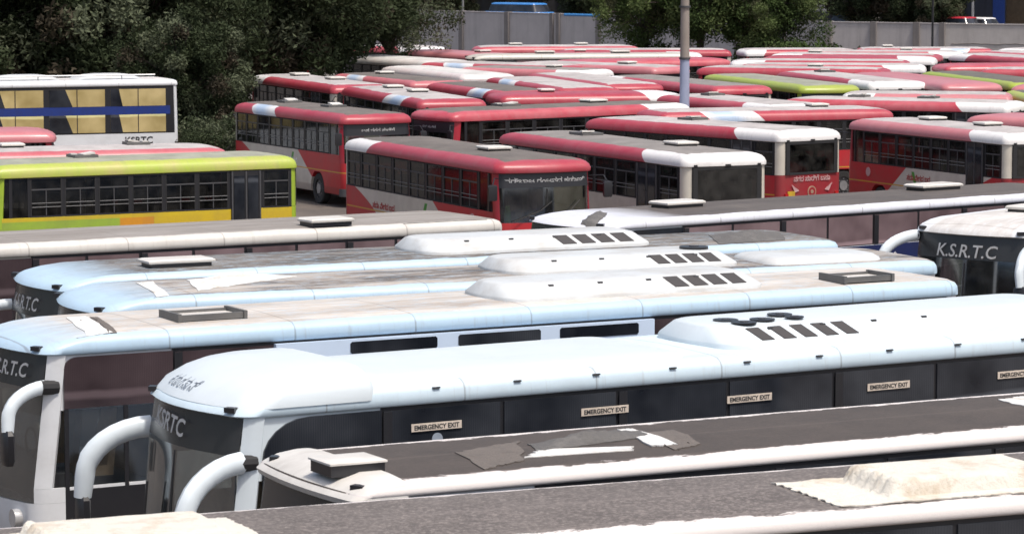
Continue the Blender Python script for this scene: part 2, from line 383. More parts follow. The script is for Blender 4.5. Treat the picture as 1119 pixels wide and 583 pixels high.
# ------------------------------------------------------------------ bus shell
class Shell:
    def __init__(s, L, W, rf=0.3, rr=0.22, bow=0.18, bowr=0.05, sx=()):
        s.L, s.W, s.rf, s.rr, s.bow, s.bowr = L, W, rf, rr, bow, bowr
        s.sx = sorted(sx, reverse=True)
    def outline(s, z, ins=0.0, insf=0.0, insr=0.0):
        hw = s.W / 2 - ins; rf = min(s.rf, hw * 0.85); rr = min(s.rr, hw * 0.85)
        xf, xr = s.L / 2 - insf, -s.L / 2 + insr
        k = hw / (s.W / 2)
        bow, bowr = s.bow * k * k, s.bowr * k * k
        pts, tags = [], []
        NF = 8
        yf = hw - rf; cf = xf - bow * (yf / hw) ** 2 - rf
        for i in range(NF + 1):
            y = -yf + 2 * yf * i / NF
            pts.append((xf - bow * (y / hw) ** 2, y)); tags.append('F' if i < NF else 'CFL0')
        for i in range(1, 6):
            a = PI / 2 * i / 6
            pts.append((cf + rf * math.cos(a), yf + rf * math.sin(a))); tags.append('CFL%d' % i)
        yr = hw - rr; cr = xr + bowr * (yr / hw) ** 2 + rr
        xs = [cf] + [min(cf - 0.002 * (i + 1), max(cr + 0.002 * (len(s.sx) - i), v)) for i, v in enumerate(s.sx)] + [cr]
        for i, x in enumerate(xs):
            pts.append((x, hw)); tags.append('L%d' % i if i < len(xs) - 1 else 'CRL')
        for i in range(1, 6):
            a = PI / 2 + PI / 2 * i / 6
            pts.append((cr + rr * math.cos(a), yr + rr * math.sin(a))); tags.append('CRL')
        NR = 4
        for i in range(NR + 1):
            y = yr - 2 * yr * i / NR
            pts.append((xr + bowr * (y / hw) ** 2, y)); tags.append('R' if i < NR else 'CRR')
        for i in range(1, 6):
            a = PI + PI / 2 * i / 6
            pts.append((cr + rr * math.cos(a), -yr + rr * math.sin(a))); tags.append('CRR')
        for i, x in enumerate(reversed(xs)):
            pts.append((x, -hw)); tags.append('T%d' % (len(xs) - 2 - i) if i < len(xs) - 1 else 'CFR5')
        for i in range(1, 6):
            a = 1.5 * PI + PI / 2 * i / 6
            pts.append((cf + rf * math.cos(a), -yf + rf * math.sin(a))); tags.append('CFR%d' % (5 - i))
        s.tags = tags
        return [Vector((x, y, z)) for x, y in pts]
    def ring(s, spec):
        z = spec[0]; ins = spec[1] if len(spec) > 1 else 0
        f = spec[2] if len(spec) > 2 else ins; r = spec[3] if len(spec) > 3 else ins
        return s.outline(z, ins, f, r)
    def solid(s, mb, specs, mat, cap0=True, cap1=True):
        mb.skin([s.ring(q) for q in specs], mat, cap0, cap1)
    def band(s, mb, a, b, sel, mat, t=0.05, top=None):
        """a wall of thickness t over the outline segments whose tag passes sel, between ring specs a and b"""
        def off(q): return (q[0], (q[1] if len(q) > 1 else 0) + t, (q[2] if len(q) > 2 else (q[1] if len(q) > 1 else 0)) + t, (q[3] if len(q) > 3 else (q[1] if len(q) > 1 else 0)) + t)
        A, B, A2, B2 = s.ring(a), s.ring(b), s.ring(off(a)), s.ring(off(b))
        n = len(A); tg = s.tags; m = mb.mi(mat)
        idx = [i for i in range(n) if sel(tg[i])]
        ii = set(idx)
        V = {}
        def v(k, arr, i):
            key = (k, i % n)
            if key not in V: V[key] = mb.bm.verts.new(arr[i % n])
            return V[key]
        for i in idx:
            j = i + 1
            qs = [(v(0, A, i), v(0, A, j), v(1, B, j), v(1, B, i)), (v(3, B2, i), v(3, B2, j), v(2, A2, j), v(2, A2, i)),
                  (v(1, B, i), v(1, B, j), v(3, B2, j), v(3, B2, i)), (v(0, A, j), v(0, A, i), v(2, A2, i), v(2, A2, j))]
            if (i - 1) % n not in ii: qs.append((v(0, A, i), v(1, B, i), v(3, B2, i), v(2, A2, i)))
            if (i + 1) % n not in ii: qs.append((v(0, A, j), v(2, A2, j), v(3, B2, j), v(1, B, j)))
            for q in qs:
                f = mb.bm.faces.new(q); f.material_index = m

def wheel(root, x, y, r=0.5):
    """wheel > rim"""
    sgn = 1 if y > 0 else -1
    mb = MB()
    prof = [(r * 0.6, -0.13), (r * 0.93, -0.14), (r, -0.10), (r, 0.10), (r * 0.93, 0.14), (r * 0.6, 0.13)]
    rings = []
    for k in range(28):
        a = 2 * PI * k / 28
        rings.append([Vector((math.cos(a) * p[0], p[1], math.sin(a) * p[0])) for p in prof])
    rings.append(rings[0])
    m = mb.mi(M['tyre']); n = len(prof)
    vr = [[mb.bm.verts.new(p) for p in q] for q in rings[:-1]]
    for k in range(28):
        a, b = vr[k], vr[(k + 1) % 28]
        for i in range(n):
            j = (i + 1) % n
            f = mb.bm.faces.new((a[i], a[j], b[j], b[i])); f.material_index = m
    w = mb.build('wheel', root, loc=(x, y, r))
    mb = MB(); mb.cyl((0, 0, 0), r * 0.6, 0.16, M['darkgrey'], 'y', 24)
    mb.cyl((0, sgn * 0.09, 0), r * 0.33, 0.08, M['steel'], 'y', 16)
    for k in range(8):
        a = 2 * PI * k / 8
        mb.cyl((math.cos(a) * r * 0.45, sgn * 0.09, math.sin(a) * r * 0.45), 0.02, 0.04, M['steel'], 'y', 6)
    mb.build('rim', w)
def cut_arches(o, xs, W, r=0.6, z=0.5):
    mb = MB()
    for x in xs:
        for y in (-W / 2, W / 2): mb.cyl((x, y, z), r, 0.9, M['black'], 'y', 28)
    c = mb.build('cutter', smooth=0)
    md = o.modifiers.new('b', 'BOOLEAN'); md.operation = 'DIFFERENCE'; md.object = c; md.solver = 'EXACT'
    dg = bpy.context.evaluated_depsgraph_get()
    me = bpy.data.meshes.new_from_object(o.evaluated_get(dg))
    o.modifiers.clear(); o.data = me; bpy.data.objects.remove(c)
    me.polygons.foreach_set('use_smooth', [True] * len(me.polygons)); me.set_sharp_from_angle(angle=R(35))
def hatch(root, x, y, z, style, sx=0.75, sy=0.65):
    o = None
    if style == 'lid':
        mb = MB(); mb.box((0, 0, 0.03), (sx * 0.9, sy * 0.9, 0.07), M['black'])
        o = mb.build('roof_hatch', root, loc=(x, y, z))
        mb = MB()
        mb.skin([[Vector((a * sx / 2 * k, b * sy / 2 * k, zz)) for a, b in ((-1, -1), (1, -1), (1, 1), (-1, 1))] for k, zz in ((0.96, 0.065), (1.0, 0.08), (1.0, 0.11), (0.9, 0.135))], M['lidwhite'])
        mb.build('lid', o)
    elif style == 'tray':
        mb = MB()
        for sy_ in (-1, 1): mb.box((0, sy_ * sy / 2, 0.055), (sx, 0.05, 0.085), M['liddark'])
        for sx_ in (-1, 1): mb.box((sx_ * (sx / 2 + 0.027), 0, 0.06), (0.05, sy + 0.1, 0.12), M['liddark'])
        mb.box((0, 0, 0.04), (sx - 0.02, sy - 0.06, 0.04), M['lidwhite'])
        o = mb.build('roof_hatch', root, loc=(x, y, z))
    elif style == 'vent':
        mb = MB(); mb.box((0, 0, 0.05), (sx, sy, 0.08), M['liddark'])
        mb.box((-0.1, 0.1, 0.11), (sx * 0.5, sy * 0.6, 0.04), M['lidwhite'], Matrix.Rotation(R(7), 3, 'Y'))
        mb.box((0.25, -0.1, 0.10), (sx * 0.25, sy * 0.3, 0.03), M['lidwhite'])
        o = mb.build('roof_hatch', root, loc=(x, y, z))
    return o

# ------------------------------------------------------------------ city / suburban bus template
RX, RW = 10.0, 2.5      # template length and width
ZS, ZG = 1.68, 2.66     # window sill, gutter
def glaze_window(root, w, zc, h, x, side, glass='glass'):
    key = ('win', round(w, 2))
    y = side * (RW / 2 - 0.012)
    mb = MB(); f = 0.035; d = 0.03
    for zz in (-h / 2 + f / 2, h / 2 - f / 2): mb.box((0, 0, zz), (w, d, f), M['rubber'])
    for xx in (-w / 2 + f / 2, w / 2 - f / 2): mb.box((xx, 0, 0), (f, d - 0.004, h - 2 * f), M['rubber'])
    mb.box((0, 0, h * 0.2), (w - 2 * f, d - 0.006, 0.035), M['darkgrey'])
    mb.box((0.0, 0, -h * 0.14), (0.03, d - 0.008, h * 0.66 - f), M['darkgrey'])
    for q in (0.26, 0.36): mb.box((0, side * 0.022, -h / 2 + h * q), (w - 2 * f, 0.012, 0.014), M['grey'])
    o = mb.build('window', root, smooth=0, loc=(x, y, zc))
    mb = MB()
    mb.face([(-w / 2 + f, side * -0.005, -h / 2 + f), (w / 2 - f, side * -0.005, -h / 2 + f), (w / 2 - f, side * -0.005, h / 2 - f), (-w / 2 + f, side * -0.005, h / 2 - f)], M[glass])
    mb.build('pane', o, smooth=0)
def make_bus(kind):
    """suburban bus: open glazed saloon with seats; livery comes from roof and side materials"""
    green = kind == 'green'
    root = empty('city_bus')
    cap = {'red': M['cream'], 'green': M['greenpost'], 'white': M['white']}[kind]
    post = {'red': M['redpost'], 'green': M['greenpost'], 'white': M['white']}[kind]
    side_m = RS[kind]
    bays = [3.75, 2.68, 1.61, 0.54, -0.53, -1.60, -2.67, -3.74, -4.70]
    sh = Shell(RX, RW, 0.28, 0.22, 0.20, 0.06, bays)
    isS = lambda t: t[0] in 'LT'
    # lower shell
    mb = MB(); sh.solid(mb, [(0.40, 0.03), (0.46, 0), (1.05, 0)], side_m)
    body = mb.build('body', root); cut_arches(body, (2.7, -2.6), RW)
    mb = MB()
    sh.band(mb, (1.052, 0), (1.42, 0), lambda t: True, side_m)
    sh.band(mb, (1.42, 0), (ZS, 0), lambda t: t != 'F' and t[:2] != 'CF' and not t == 'R', side_m)
    mb.build('side_panels', root)
    mb = MB(); sh.band(mb, (1.06, 0.055), (ZS - 0.01, 0.055), lambda t: t[0] in 'LT' or t[:2] == 'CR', M['interior'], 0.01); mb.build('inner_lining', root)
    # pillars
    pm = None
    for x in bays + [4.32]:
        for sd in (-1, 1):
            if x == 4.32:
                mb = MB(); mb.box((0, 0, 0), (0.10, 0.062, ZG - 1.42), M['black']); mb.build('window_pillar', root, smooth=0, loc=(x, sd * (RW / 2 - 0.033), (1.42 + ZG) / 2))
            elif pm is None:
                mb = MB(); mb.box((0, 0, 0), (0.085, 0.06, ZG - ZS), M['black']); pm = mb.build('window_pillar', root, smooth=0, loc=(x, sd * (RW / 2 - 0.035), (ZS + ZG) / 2))
            else:
                c = pm.copy(); C.objects.link(c); c.location = (x, sd * (RW / 2 - 0.035), (ZS + ZG) / 2)
    for q in ('CFL', 'CFR'):
        mb = MB(); sh.band(mb, (1.42, 0), (ZG, 0.01, 0.10, 0.01), lambda t: t[:3] == q and t[3] in '345', post, 0.07); mb.build('front_pillar', root)
    for q in ('CRL', 'CRR'):
        mb = MB(); sh.band(mb, (1.70, 0), (ZG + 0.02, 0.004), lambda t: t == q, cap, 0.07); mb.build('rear_pillar', root)
    # windows
    for i in range(8):
        xm, w = (bays[i] + bays[i + 1]) / 2, bays[i] - bays[i + 1] - 0.09
        for sd in (-1, 1):
            if sd == 1 and i == 6: continue
            glaze_window(root, w, (ZS + ZG) / 2, ZG - ZS, xm, sd)
    # folding door in the seventh bay of the kerb side
    xm = (bays[6] + bays[7]) / 2
    mb = MB()
    mb.box((xm, RW / 2 - 0.01, 1.55), (0.98, 0.06, 2.2), M['black'])
    d = mb.build('door', root, smooth=0)
    mb = MB()
    for xx in (-0.23, 0.23):
        mb.box((xm + xx, RW / 2 + 0.03, 1.95), (0.34, 0.016, 1.15), M['tint_black'])
    mb.build('door_glass', d, smooth=0)
    mb = MB()
    for xx in (-0.46, 0.0, 0.46): mb.box((xm + xx, RW / 2 + 0.03, 1.55), (0.05, 0.03, 2.18), M['darkgrey'])
    mb.build('door_leaf_frame', d, smooth=0)
    # front bay glass
    for sd in (-1, 1):
        mb = MB()
        y = sd * (RW / 2 - 0.02)
        mb.face([(3.79, y, ZS), (4.27, y, ZS), (4.27, y, ZG), (3.79, y, ZG)], M['glass'])
        mb.face([(4.27, y, ZS), (4.50, y, 1.45), (4.50, y, ZG), (4.27, y, ZG)], M['glass'])
        mb.build('driver_window', root, smooth=0)
    # windscreen and destination board
    mb = MB(); sh.band(mb, (1.42, 0, 0.02), (2.30, 0.004, 0.075), lambda t: t == 'F' or (t[:2] == 'CF' and t[3] in '012'), M['glass_front'], 0.012)
    ws = mb.build('windscreen', root)
    mb = MB(); mb.tube([(4.99, -0.9, 1.46), (5.005, -0.2, 1.72), (4.99, 0.1, 1.95)], 0.012, M['rubber'], 5)
    mb.tube([(5.0, 0.05, 1.46), (4.99, 0.6, 1.72), (4.93, 0.85, 1.95)], 0.012, M['rubber'], 5)
    mb.build('wiper', ws)
    mb = MB(); mb.box((4.93, 0, 1.84), (0.03, 0.035, 0.86), M['rubber']); mb.build('windscreen_divider', ws, smooth=0)
    mb = MB(); sh.band(mb, (2.302, 0.004, 0.06), (ZG, 0.01, 0.11), lambda t: t == 'F' or (t[:2] == 'CF' and t[3] in '012'), M['black'], 0.05)
    db = mb.build('destination_board', root)
    # rear window
    mb = MB()
    for sy in (-1, 1): mb.box((-RX / 2 + 0.015, sy * 0.955, 2.18), (0.06, 0.14, 0.96), M['rubber'])
    for zz in (1.73, 2.62): mb.box((-RX / 2 + 0.012, 0, zz), (0.06, 1.77, 0.07), M['rubber'])
    rw = mb.build('rear_window', root, smooth=0)
    mb = MB(); mb.skin([[Vector((-RX / 2 - 0.012 + q * 0.016, y * k, z)) for y, z in ((-0.88, 1.77), (-0.88, 2.58), (0.88, 2.58), (0.88, 1.77))] for q, k in ((1, 1), (0, 1))], M['glass_rear'])
    mb.build('rear_glass', rw)
    mb = MB(); sh.band(mb, (0.47, -0.006, -0.006), (1.695, -0.006, -0.006), lambda t: t in ('R', 'CRR', 'CRL'), M['rearred'] if kind == 'red' else post, 0.004)
    rp = mb.build('rear_panel', root)
    # roof
    mb = MB()
    sh.solid(mb, [(ZG, 0.0, 0.09, 0.0), (ZG + 0.02, -0.03, 0.02, -0.03), (ZG + 0.10, -0.03, 0.0, -0.03), (ZG + 0.19, 0.0, 0.04, 0.0), (ZG + 0.255, 0.05, 0.13, 0.07),
                  (ZG + 0.30, 0.13, 0.26, 0.18), (ZG + 0.335, 0.26, 0.43, 0.33), (ZG + 0.37, 0.55, 0.8, 0.7), (ZG + 0.39, 0.85, 1.2, 1.1), (ZG + 0.395, 1.12, 1.6, 1.5)], RR['rear_dark'])
    roof = mb.build('roof', root, smooth=50)
    mb = MB()
    for i in range(0):
        x = 4.0 - i
        mb.skin([[Vector((x + dx, y, zz + 0.004 + dz)) for dx, dz in ((-0.02, 0), (0.02, 0), (0.02, 0.014), (-0.02, 0.014))] for y, zz in ((-0.95, 3.085), (-0.6, 3.108), (-0.3, 3.127), (0, 3.137), (0.3, 3.127), (0.6, 3.108), (0.95, 3.085))], M['grey'])
    # lamps, mirrors, bumper
    mb = MB(); sh.band(mb, (0.36, -0.04, -0.06, -0.02), (0.60, -0.04, -0.06, -0.02), lambda t: t[0] == 'F' or t[:2] == 'CF' or t in ('R', 'CRL', 'CRR'), M['darkgrey'], 0.05)
    mb.build('bumper', root)
    for sd in (-1, 1):
        mb = MB(); mb.cyl((4.97, sd * 0.82, 0.82), 0.11, 0.08, M['lamp'], 'x', 16); mb.cyl((4.97, sd * 0.82, 0.82), 0.14, 0.06, M['black'], 'x', 16)
        mb.build('headlight', root)
        mb = MB(); mb.box((-5.0, sd * 1.0, 1.0), (0.05, 0.12, 0.30), M['redlens']); mb.build('tail_light', root, smooth=0)
        mb = MB()
        mb.tube([(4.75, sd * 1.2, 2.55), (5.05, sd * 1.42, 2.58), (5.12, sd * 1.5, 2.40)], 0.016, M['black'], 6)
        mb.skin([[Vector((5.12 + a * 0.035 * k, sd * 1.5 + b * 0.11 * k, z)) for a, b in ((-1, -1), (1, -1), (1, 1), (-1, 1))] for k, z in ((0.7, 2.42), (1, 2.38), (1, 2.06), (0.8, 2.02))], M['black'])
        mb.build('mirror', root)
    for sd, wd in ((-0.95, 0.09), (0.95, 0.09), (0, 0.16)):
        mb = MB(); mb.box((-5.0 - (0.02 if sd == 0 else 0), sd, 2.70), (0.05, wd, 0.05), M['black']); mb.build('marker_lamp', root, smooth=0)
    for x in (2.7, -2.6):
        for sd in (-1, 1): wheel(root, x, sd * (RW / 2 - 0.17))
    # interior
    sm_ = None
    for i in range(10):
        x = 3.1 - i * 0.78
        for y in (-0.78, 0.72):
            if y > 0 and i == 7: continue
            if sm_ is None:
                mb = MB(); mb.skin([[Vector(p) for p in q] for q in (((0.21, -0.43, 0), (0.21, 0.43, 0), (-0.25, 0.43, 0), (-0.25, -0.43, 0)), ((0.21, -0.43, 0.1), (0.21, 0.43, 0.1), (-0.18, 0.43, 0.1), (-0.18, -0.43, 0.1)), ((-0.19, -0.43, 0.12), (-0.19, 0.43, 0.12), (-0.26, 0.43, 0.12), (-0.26, -0.43, 0.12)), ((-0.27, -0.42, 0.74), (-0.27, 0.42, 0.74), (-0.34, 0.42, 0.74), (-0.34, -0.42, 0.74)))], M['seat'])
                sm_ = mb.build('seat', root, smooth=0, loc=(x, y, 1.37))
            else:
                c = sm_.copy(); C.objects.link(c); c.location = (x, y, 1.37)
    pm = None
    for x in (3.4, 1.3, -0.8, -2.9):
        for y in (-0.3, 0.28):
            if pm is None: mb = MB(); mb.tube([(0, 0, 1.06), (0, 0, ZG)], 0.017, M['steel'], 6); pm = mb.build('grab_pole', root, loc=(x, y, 0))
            else: c = pm.copy(); C.objects.link(c); c.location = (x, y, 0)
    mb = MB(); mb.box((4.62, 0, 1.30), (0.36, 2.0, 0.24), M['darkgrey'])
    mb.tube([(4.45, -0.62 + 0.2 * math.cos(a), 1.62 + 0.2 * math.sin(a)) for a in [2 * PI * k / 12 for k in range(13)]], 0.015, M['black'], 5)
    mb.box((4.75, -0.35, 1.49), (0.2, 0.35, 0.12), M['redpost']); mb.box((4.75, 0.45, 1.49), (0.2, 0.4, 0.1), M['lidwhite'])
    mb.build('dashboard', root)
    return root
def roof_mesh_fix(): pass

def face_of(root, name):
    return [c for c in root.children if c.name.split('.')[0] == name]
def fwarp(L, W, bow):
    def w(p):
        p = p.copy(); p.x = p.x - bow * (p.y / (W / 2)) ** 2; return p
    return w
proto = {k: make_bus(k) for k in ('red', 'green', 'white')}

def swap_mat(root, part, mat):
    for c in face_of(root, part):
        sl = c.material_slots[0]; sl.link = 'OBJECT'; sl.material = mat

registry = []
def place(root, pl, pr, zg, front, anchor, L, W, fit=True, lim=(0.84, 1.13), fwd=0.0):
    """stand the vehicle so that its camera-side gutter runs between the two photo points"""
    A, B = P(*pl, zg), P(*pr, zg)
    d = (B - A); Lm = d.length; d.normalize()
    sc = 1.0
    if fit: sc = max(lim[0], min(lim[1], Lm / L))
    n = Vector((-d.y, d.x, 0))
    if n.y < 0: n = -n
    Ls = L * sc
    c = (A + d * Ls / 2) if anchor == 'L' else (B - d * Ls / 2)
    c = c + n * (W / 2); c.z = 0
    fw = -d if front == 'L' else d
    c = c + fw * fwd
    root.location = c; root.rotation_euler = (0, 0, math.atan2(fw.y, fw.x)); root.scale = (sc, 1, 1)
    registry.append((root, Ls, W, c, math.atan2(fw.y, fw.x), Lm))
    return root

def bus(kind, roof, pl, pr, front, anchor, label, hatches=('lid', 'lid'), group=None, hx=(2.3, -1.4), name=None, extra=None, first=set(), lim=(0.84, 1.13), fit=True):
    if kind not in first: r = proto[kind]; first.add(kind)
    else: r = copy_tree(proto[kind])
    r.name = name or 'city_bus'
    tag(r, label, 'bus', group)
    swap_mat(r, 'roof', RR[roof])
    place(r, pl, pr, ZG, front, anchor, RX, RW, fit, lim)
    todo.append((r, hatches, hx, extra))
    return r
todo = []
def finish_buses():
    for r, hatches, hx, extra in todo:
        for h, x in zip(hatches, hx):
            if h: hatch(r, x + (random.uniform(-0.5, 0.5) if hx == (2.3, -1.4) else 0), random.uniform(-0.15, 0.15), ZG + 0.375, h)
        if extra: extra(r)

# ------------------------------------------------------------------ coaches
def make_coach(name, label, L=14.4, W=2.6, zg=2.95, zt=3.23, roofm='v2roof', bodym='white', glass='tint_black', nose=1.0, belt=1.75,
               band_r=0.35, bow=0.26, rf=0.32, header=True, panes=7, front_glass=True, rear_cream=None, mirrors=True, rr=0.3, double=False, side_txt=None, cat='coach', pillar=True, capm=None, glass0=None):
    root = empty(name, label, cat)
    sh = Shell(L, W, rf, rr, bow, 0.06, [L / 2 - 1.0, L / 2 - 2.25, 0, -L / 2 + 1.5])
    bm_ = M[bodym]
    mb = MB(); sh.solid(mb, [(0.35, 0.05), (0.42, 0), (0.95, 0)], bm_)
    b = mb.build('body', root); wx = (L / 2 - 2.7, -L / 2 + 3.4) if L < 13 else (L / 2 - 2.8, -L / 2 + 4.4, -L / 2 + 3.1)
    cut_arches(b, wx, W)
    mb = MB()
    sh.band(mb, (0.952, 0), (1.15, 0), lambda t: not (t == 'F' or (t[:2] == 'CF' and t[3] in '012')), bm_)
    sh.band(mb, (1.15, 0), (belt, 0), lambda t: (t[0] in 'LTR' and (glass0 or t not in ('L0', 'T0', 'L1', 'T1'))) or t[:2] == 'CR', bm_)
    sh.band(mb, (1.152, 0), (zg, 0.0, 0.22, 0.0), lambda t: t[:2] == 'CF' and t[3] in '345', bm_, 0.08)
    sh.band(mb, (belt, 0), (zg, 0.0, 0.0, 0.03), lambda t: t[:2] == 'CR', bm_, 0.08)
    mb.build('side_panels', root)
    # dark glass core behind the side windows and the rear
    mb = MB()
    sh.band(mb, (belt, 0.015, 0.1, 0.02), (zg, 0.015, 0.2, 0.05), lambda t: t[0] in 'LTR' and t not in ('L0', 'T0', 'L1', 'T1'), M['black'], 0.03)
    mb.build('window_band', root)
    # side glazing with a rounded front end, split into panes
    x1, x0 = L / 2 - 0.66, -L / 2 + 0.35
    fx = L / 2 - 2.25
    for sd in (-1, 1):
        y = sd * (W / 2 - 0.004)
        if double:
            ws = []
            n = 5; pw = (x1 - x0) / n
            for i in range(n):
                a = x1 - i * pw - 0.04; c = a - pw + 0.2
                for za, zb in ((1.80, 2.42), (2.72, 3.32)):
                    mb = MB(); mb.box(((a + c) / 2, y + sd * 0.004, (za + zb) / 2), (a - c, 0.03, zb - za), M['tint_curtain'])
                    w = mb.build('window', root, smooth=0)
                    mb = MB(); mb.box(((a + c) / 2, y + sd * 0.022, (za + zb) / 2), (0.03, 0.008, zb - za), M['black'])
                    gap = a - c
                    mb.build('glazing_bar', w, smooth=0); mb = MB()
                # a gathered curtain leaves the dark glass bare at one end
                    k = 0.22 + 0.1 * ((i * 7 + int(za * 3)) % 3)
                    xs_ = a - gap * k if i % 2 else a
                    mb.face([(a, y + sd * 0.0215, za), (a, y + sd * 0.0215, zb), (a - gap * k * 0.7, y + sd * 0.0215, zb), (a - gap * k * 0.8, y + sd * 0.0215, zb - 0.2), (a - gap * k, y + sd * 0.0215, za)], M['tint_black'])
                    mb.build('uncurtained_glass', w, smooth=0)
            mb = MB(); mb.box(((x1 + x0) / 2 - 0.05, y + sd * 0.004, 2.57), (x1 - x0 - 0.1, 0.02, 0.296), M['bluestripe'])
            mb.build('blue_band', root, smooth=0)
            mb = MB(); mb.box(((x1 + x0) / 2 - 0.05, y - sd * 0.004, 2.57), (x1 - x0 - 0.06, 0.02, 1.6), M['black'])
            mb.build('window_surround', root, smooth=0)
            continue
        # front side window: transparent, rounded top front corner
        rr_ = band_r
        zt_ = zg - 0.03
        pts = [(fx, 1.05), (x1, 1.05)]
        if glass0: pts = [(fx, belt + 0.02), (x1, belt + 0.02)]
        for k in range(7):
            a = PI / 2 * k / 6
            pts.append((x1 - rr_ + rr_ * math.cos(a), zt_ - rr_ * 0.8 + rr_ * 0.8 * math.sin(a)))
        pts.append((fx, zt_))
        mb = MB()
        if glass0:
            mb.skin([[Vector((px, y - sd * 0.02, pz)) for px, pz in pts], [Vector((px, y + sd * 0.012, pz)) for px, pz in pts]], M[glass0])
        else:
            # surround with opening: black upper film, clear lower pane
            up = [p for p in pts if p[1] > 2.2]
            film = [(fx, 2.22), (x1, 2.22)] + [p for p in pts if p[1] > 2.22]
            mb.skin([[Vector((px, y - sd * 0.02, pz)) for px, pz in film], [Vector((px, y + sd * 0.012, pz)) for px, pz in film]], M[glass])
            mb.box((fx + 0.03, y - sd * 0.006, 1.63), (0.06, 0.03, 1.17), M['black'])
            mb.box((x1 - 0.03, y - sd * 0.006, 1.63), (0.06, 0.03, 1.17), M['black'])
            mb.box(((fx + x1) / 2, y - sd * 0.007, 1.08), (x1 - fx - 0.12, 0.03, 0.06), M['black'])
            mb.box(((fx + x1) / 2 - 0.1, y - sd * 0.007, 1.66), (0.06, 0.03, 1.1), M['black'])
            mb.box(((fx + x1) / 2, y - sd * 0.008, 0.74), (x1 - fx, 0.03, 0.62), M['black'])
        fs = mb.build('front_side_window', root)
        mb = MB(); mb.box(((x1 + 0.09 + fx) / 2, y - sd * 0.035, (2.2 + zg - 0.004) / 2), (x1 + 0.09 - fx, 0.02, zg - 0.004 - 2.2), bm_); mb.build('window_fascia', root, smooth=0)
        if not glass0:
            mb = MB(); mb.face([(fx + 0.06, y - sd * 0.01, 1.1), (x1 - 0.06, y - sd * 0.01, 1.1), (x1 - 0.06, y - sd * 0.01, 2.215), (fx + 0.06, y - sd * 0.01, 2.215)], M['glass_front'])
            mb.build('pane', fs, smooth=0)
        pw = (fx - x0) / panes
        for i in range(panes):
            a = fx - i * pw - 0.03; c = a - pw + 0.06
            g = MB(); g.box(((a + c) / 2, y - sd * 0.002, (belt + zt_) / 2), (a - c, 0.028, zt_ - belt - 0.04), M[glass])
            w = g.build('window', root, smooth=0)
            if pillar and i % 2 == 0:
                g = MB(); g.box((a - 0.05, y + sd * 0.016, (belt + zt_) / 2), (0.12, 0.008, zt_ - belt - 0.05), M['black'])
                g.build('pillar_strip', w, smooth=0)
    # windscreen + header
    F_ = lambda t: t == 'F' or (t[:2] == 'CF' and t[3] in '012')
    hz = 2.50
    mb = MB(); sh.band(mb, (0.96, 0, 0.0), (hz, 0.0, 0.14), F_, M['glass_front'], 0.015)
    w = mb.build('windscreen', root)
    mb = MB(); mb.box((L / 2 - 0.08, 0, 1.8), (0.03, 0.03, 1.28), M['rubber'], Matrix.Rotation(R(-6), 3, 'Y'))
    mb.tube([(L / 2 + 0.03, -0.6, 1.2), (L / 2 + 0.0, -0.5, 2.0)], 0.015, M['rubber'], 5)
    mb.build('wiper', w, smooth=0)
    mb = MB(); sh.band(mb, (hz + 0.002, 0, 0.14), (zg, 0.0, 0.22), F_, M['header'], 0.05)
    mb.build('header_board', root)
    # roof shell with a domed nose
    f = nose; zr = zt - zg
    specs = [(zg, -0.0, 0.2, 0.02), (zg + 0.02, -0.02, 0.16, 0.0), (zg + 0.3 * zr, -0.018, 0.16 + 0.06 * f, 0.0), (zg + 0.52 * zr, -0.012, 0.2 + 0.22 * f, 0.01),
             (zg + 0.72 * zr, 0.02, 0.25 + 0.50 * f, 0.04), (zg + 0.86 * zr, 0.09, 0.3 + 0.85 * f, 0.12), (zg + 0.93 * zr, 0.22, 0.4 + 1.15 * f, 0.3),
             (zg + 0.97 * zr, 0.6, 0.6 + 1.5 * f, 0.8), (zg + zr, 0.95, 0.9 + 2.0 * f, 1.3), (zg + zr + 0.005, 1.2, 1.1 + 2.2 * f, 1.6)]
    mb = MB(); sh.solid(mb, specs, M[roofm]); roof = mb.build('roof', root, smooth=50)
    # rear glass
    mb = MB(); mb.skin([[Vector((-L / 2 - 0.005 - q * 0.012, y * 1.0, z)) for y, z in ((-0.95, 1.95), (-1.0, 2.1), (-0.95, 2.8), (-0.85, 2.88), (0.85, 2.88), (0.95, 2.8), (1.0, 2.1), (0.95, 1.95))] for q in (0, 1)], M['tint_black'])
    mb.build('rear_window', root)
    for sd in (-1, 1):
        mb = MB(); mb.box((-L / 2 - 0.0, sd * 1.05, 1.1), (0.05, 0.18, 0.5), M['redlens']); mb.build('tail_light', root, smooth=0)
        mb = MB(); mb.cyl((L / 2 - 0.10, sd * 0.9, 0.72), 0.13, 0.12, M['lamp'], 'x', 16); mb.build('headlight', root)
        mb = MB(); mb.box((L / 2 - 0.36, sd * (W / 2 - 0.22), zg + 0.09), (0.10, 0.14, 0.06), M['black'], Matrix.Rotation(R(sd * 35), 3, 'Z')); mb.build('marker_lamp', root, smooth=0)
    for x in wx:
        for sd in (-1, 1): wheel(root, x, sd * (W / 2 - 0.17), 0.5)
    # driver seat, dash, curtain wall
    for y in (-0.62, 0.68):
        mb = MB()
        mb.box((L / 2 - 1.25, y, 1.28), (0.5, 0.52, 0.14), M['seat_tan'])
        mb.skin([[Vector((L / 2 - 1.5 - 0.12 * q, y + a * wd, 1.25 + q * 0.95)), ][0:1] + [Vector((L / 2 - 1.5 - 0.12 * q + 0.1, y - wd, 1.25 + q * 0.95)), Vector((L / 2 - 1.5 - 0.12 * q + 0.1, y + wd, 1.25 + q * 0.95)), Vector((L / 2 - 1.5 - 0.12 * q, y + wd, 1.25 + q * 0.95))] for q, wd, a in ((0, 0.26, -1), (0.6, 0.25, -1), (0.75, 0.17, -1), (1, 0.15, -1))], M['seat_tan'])
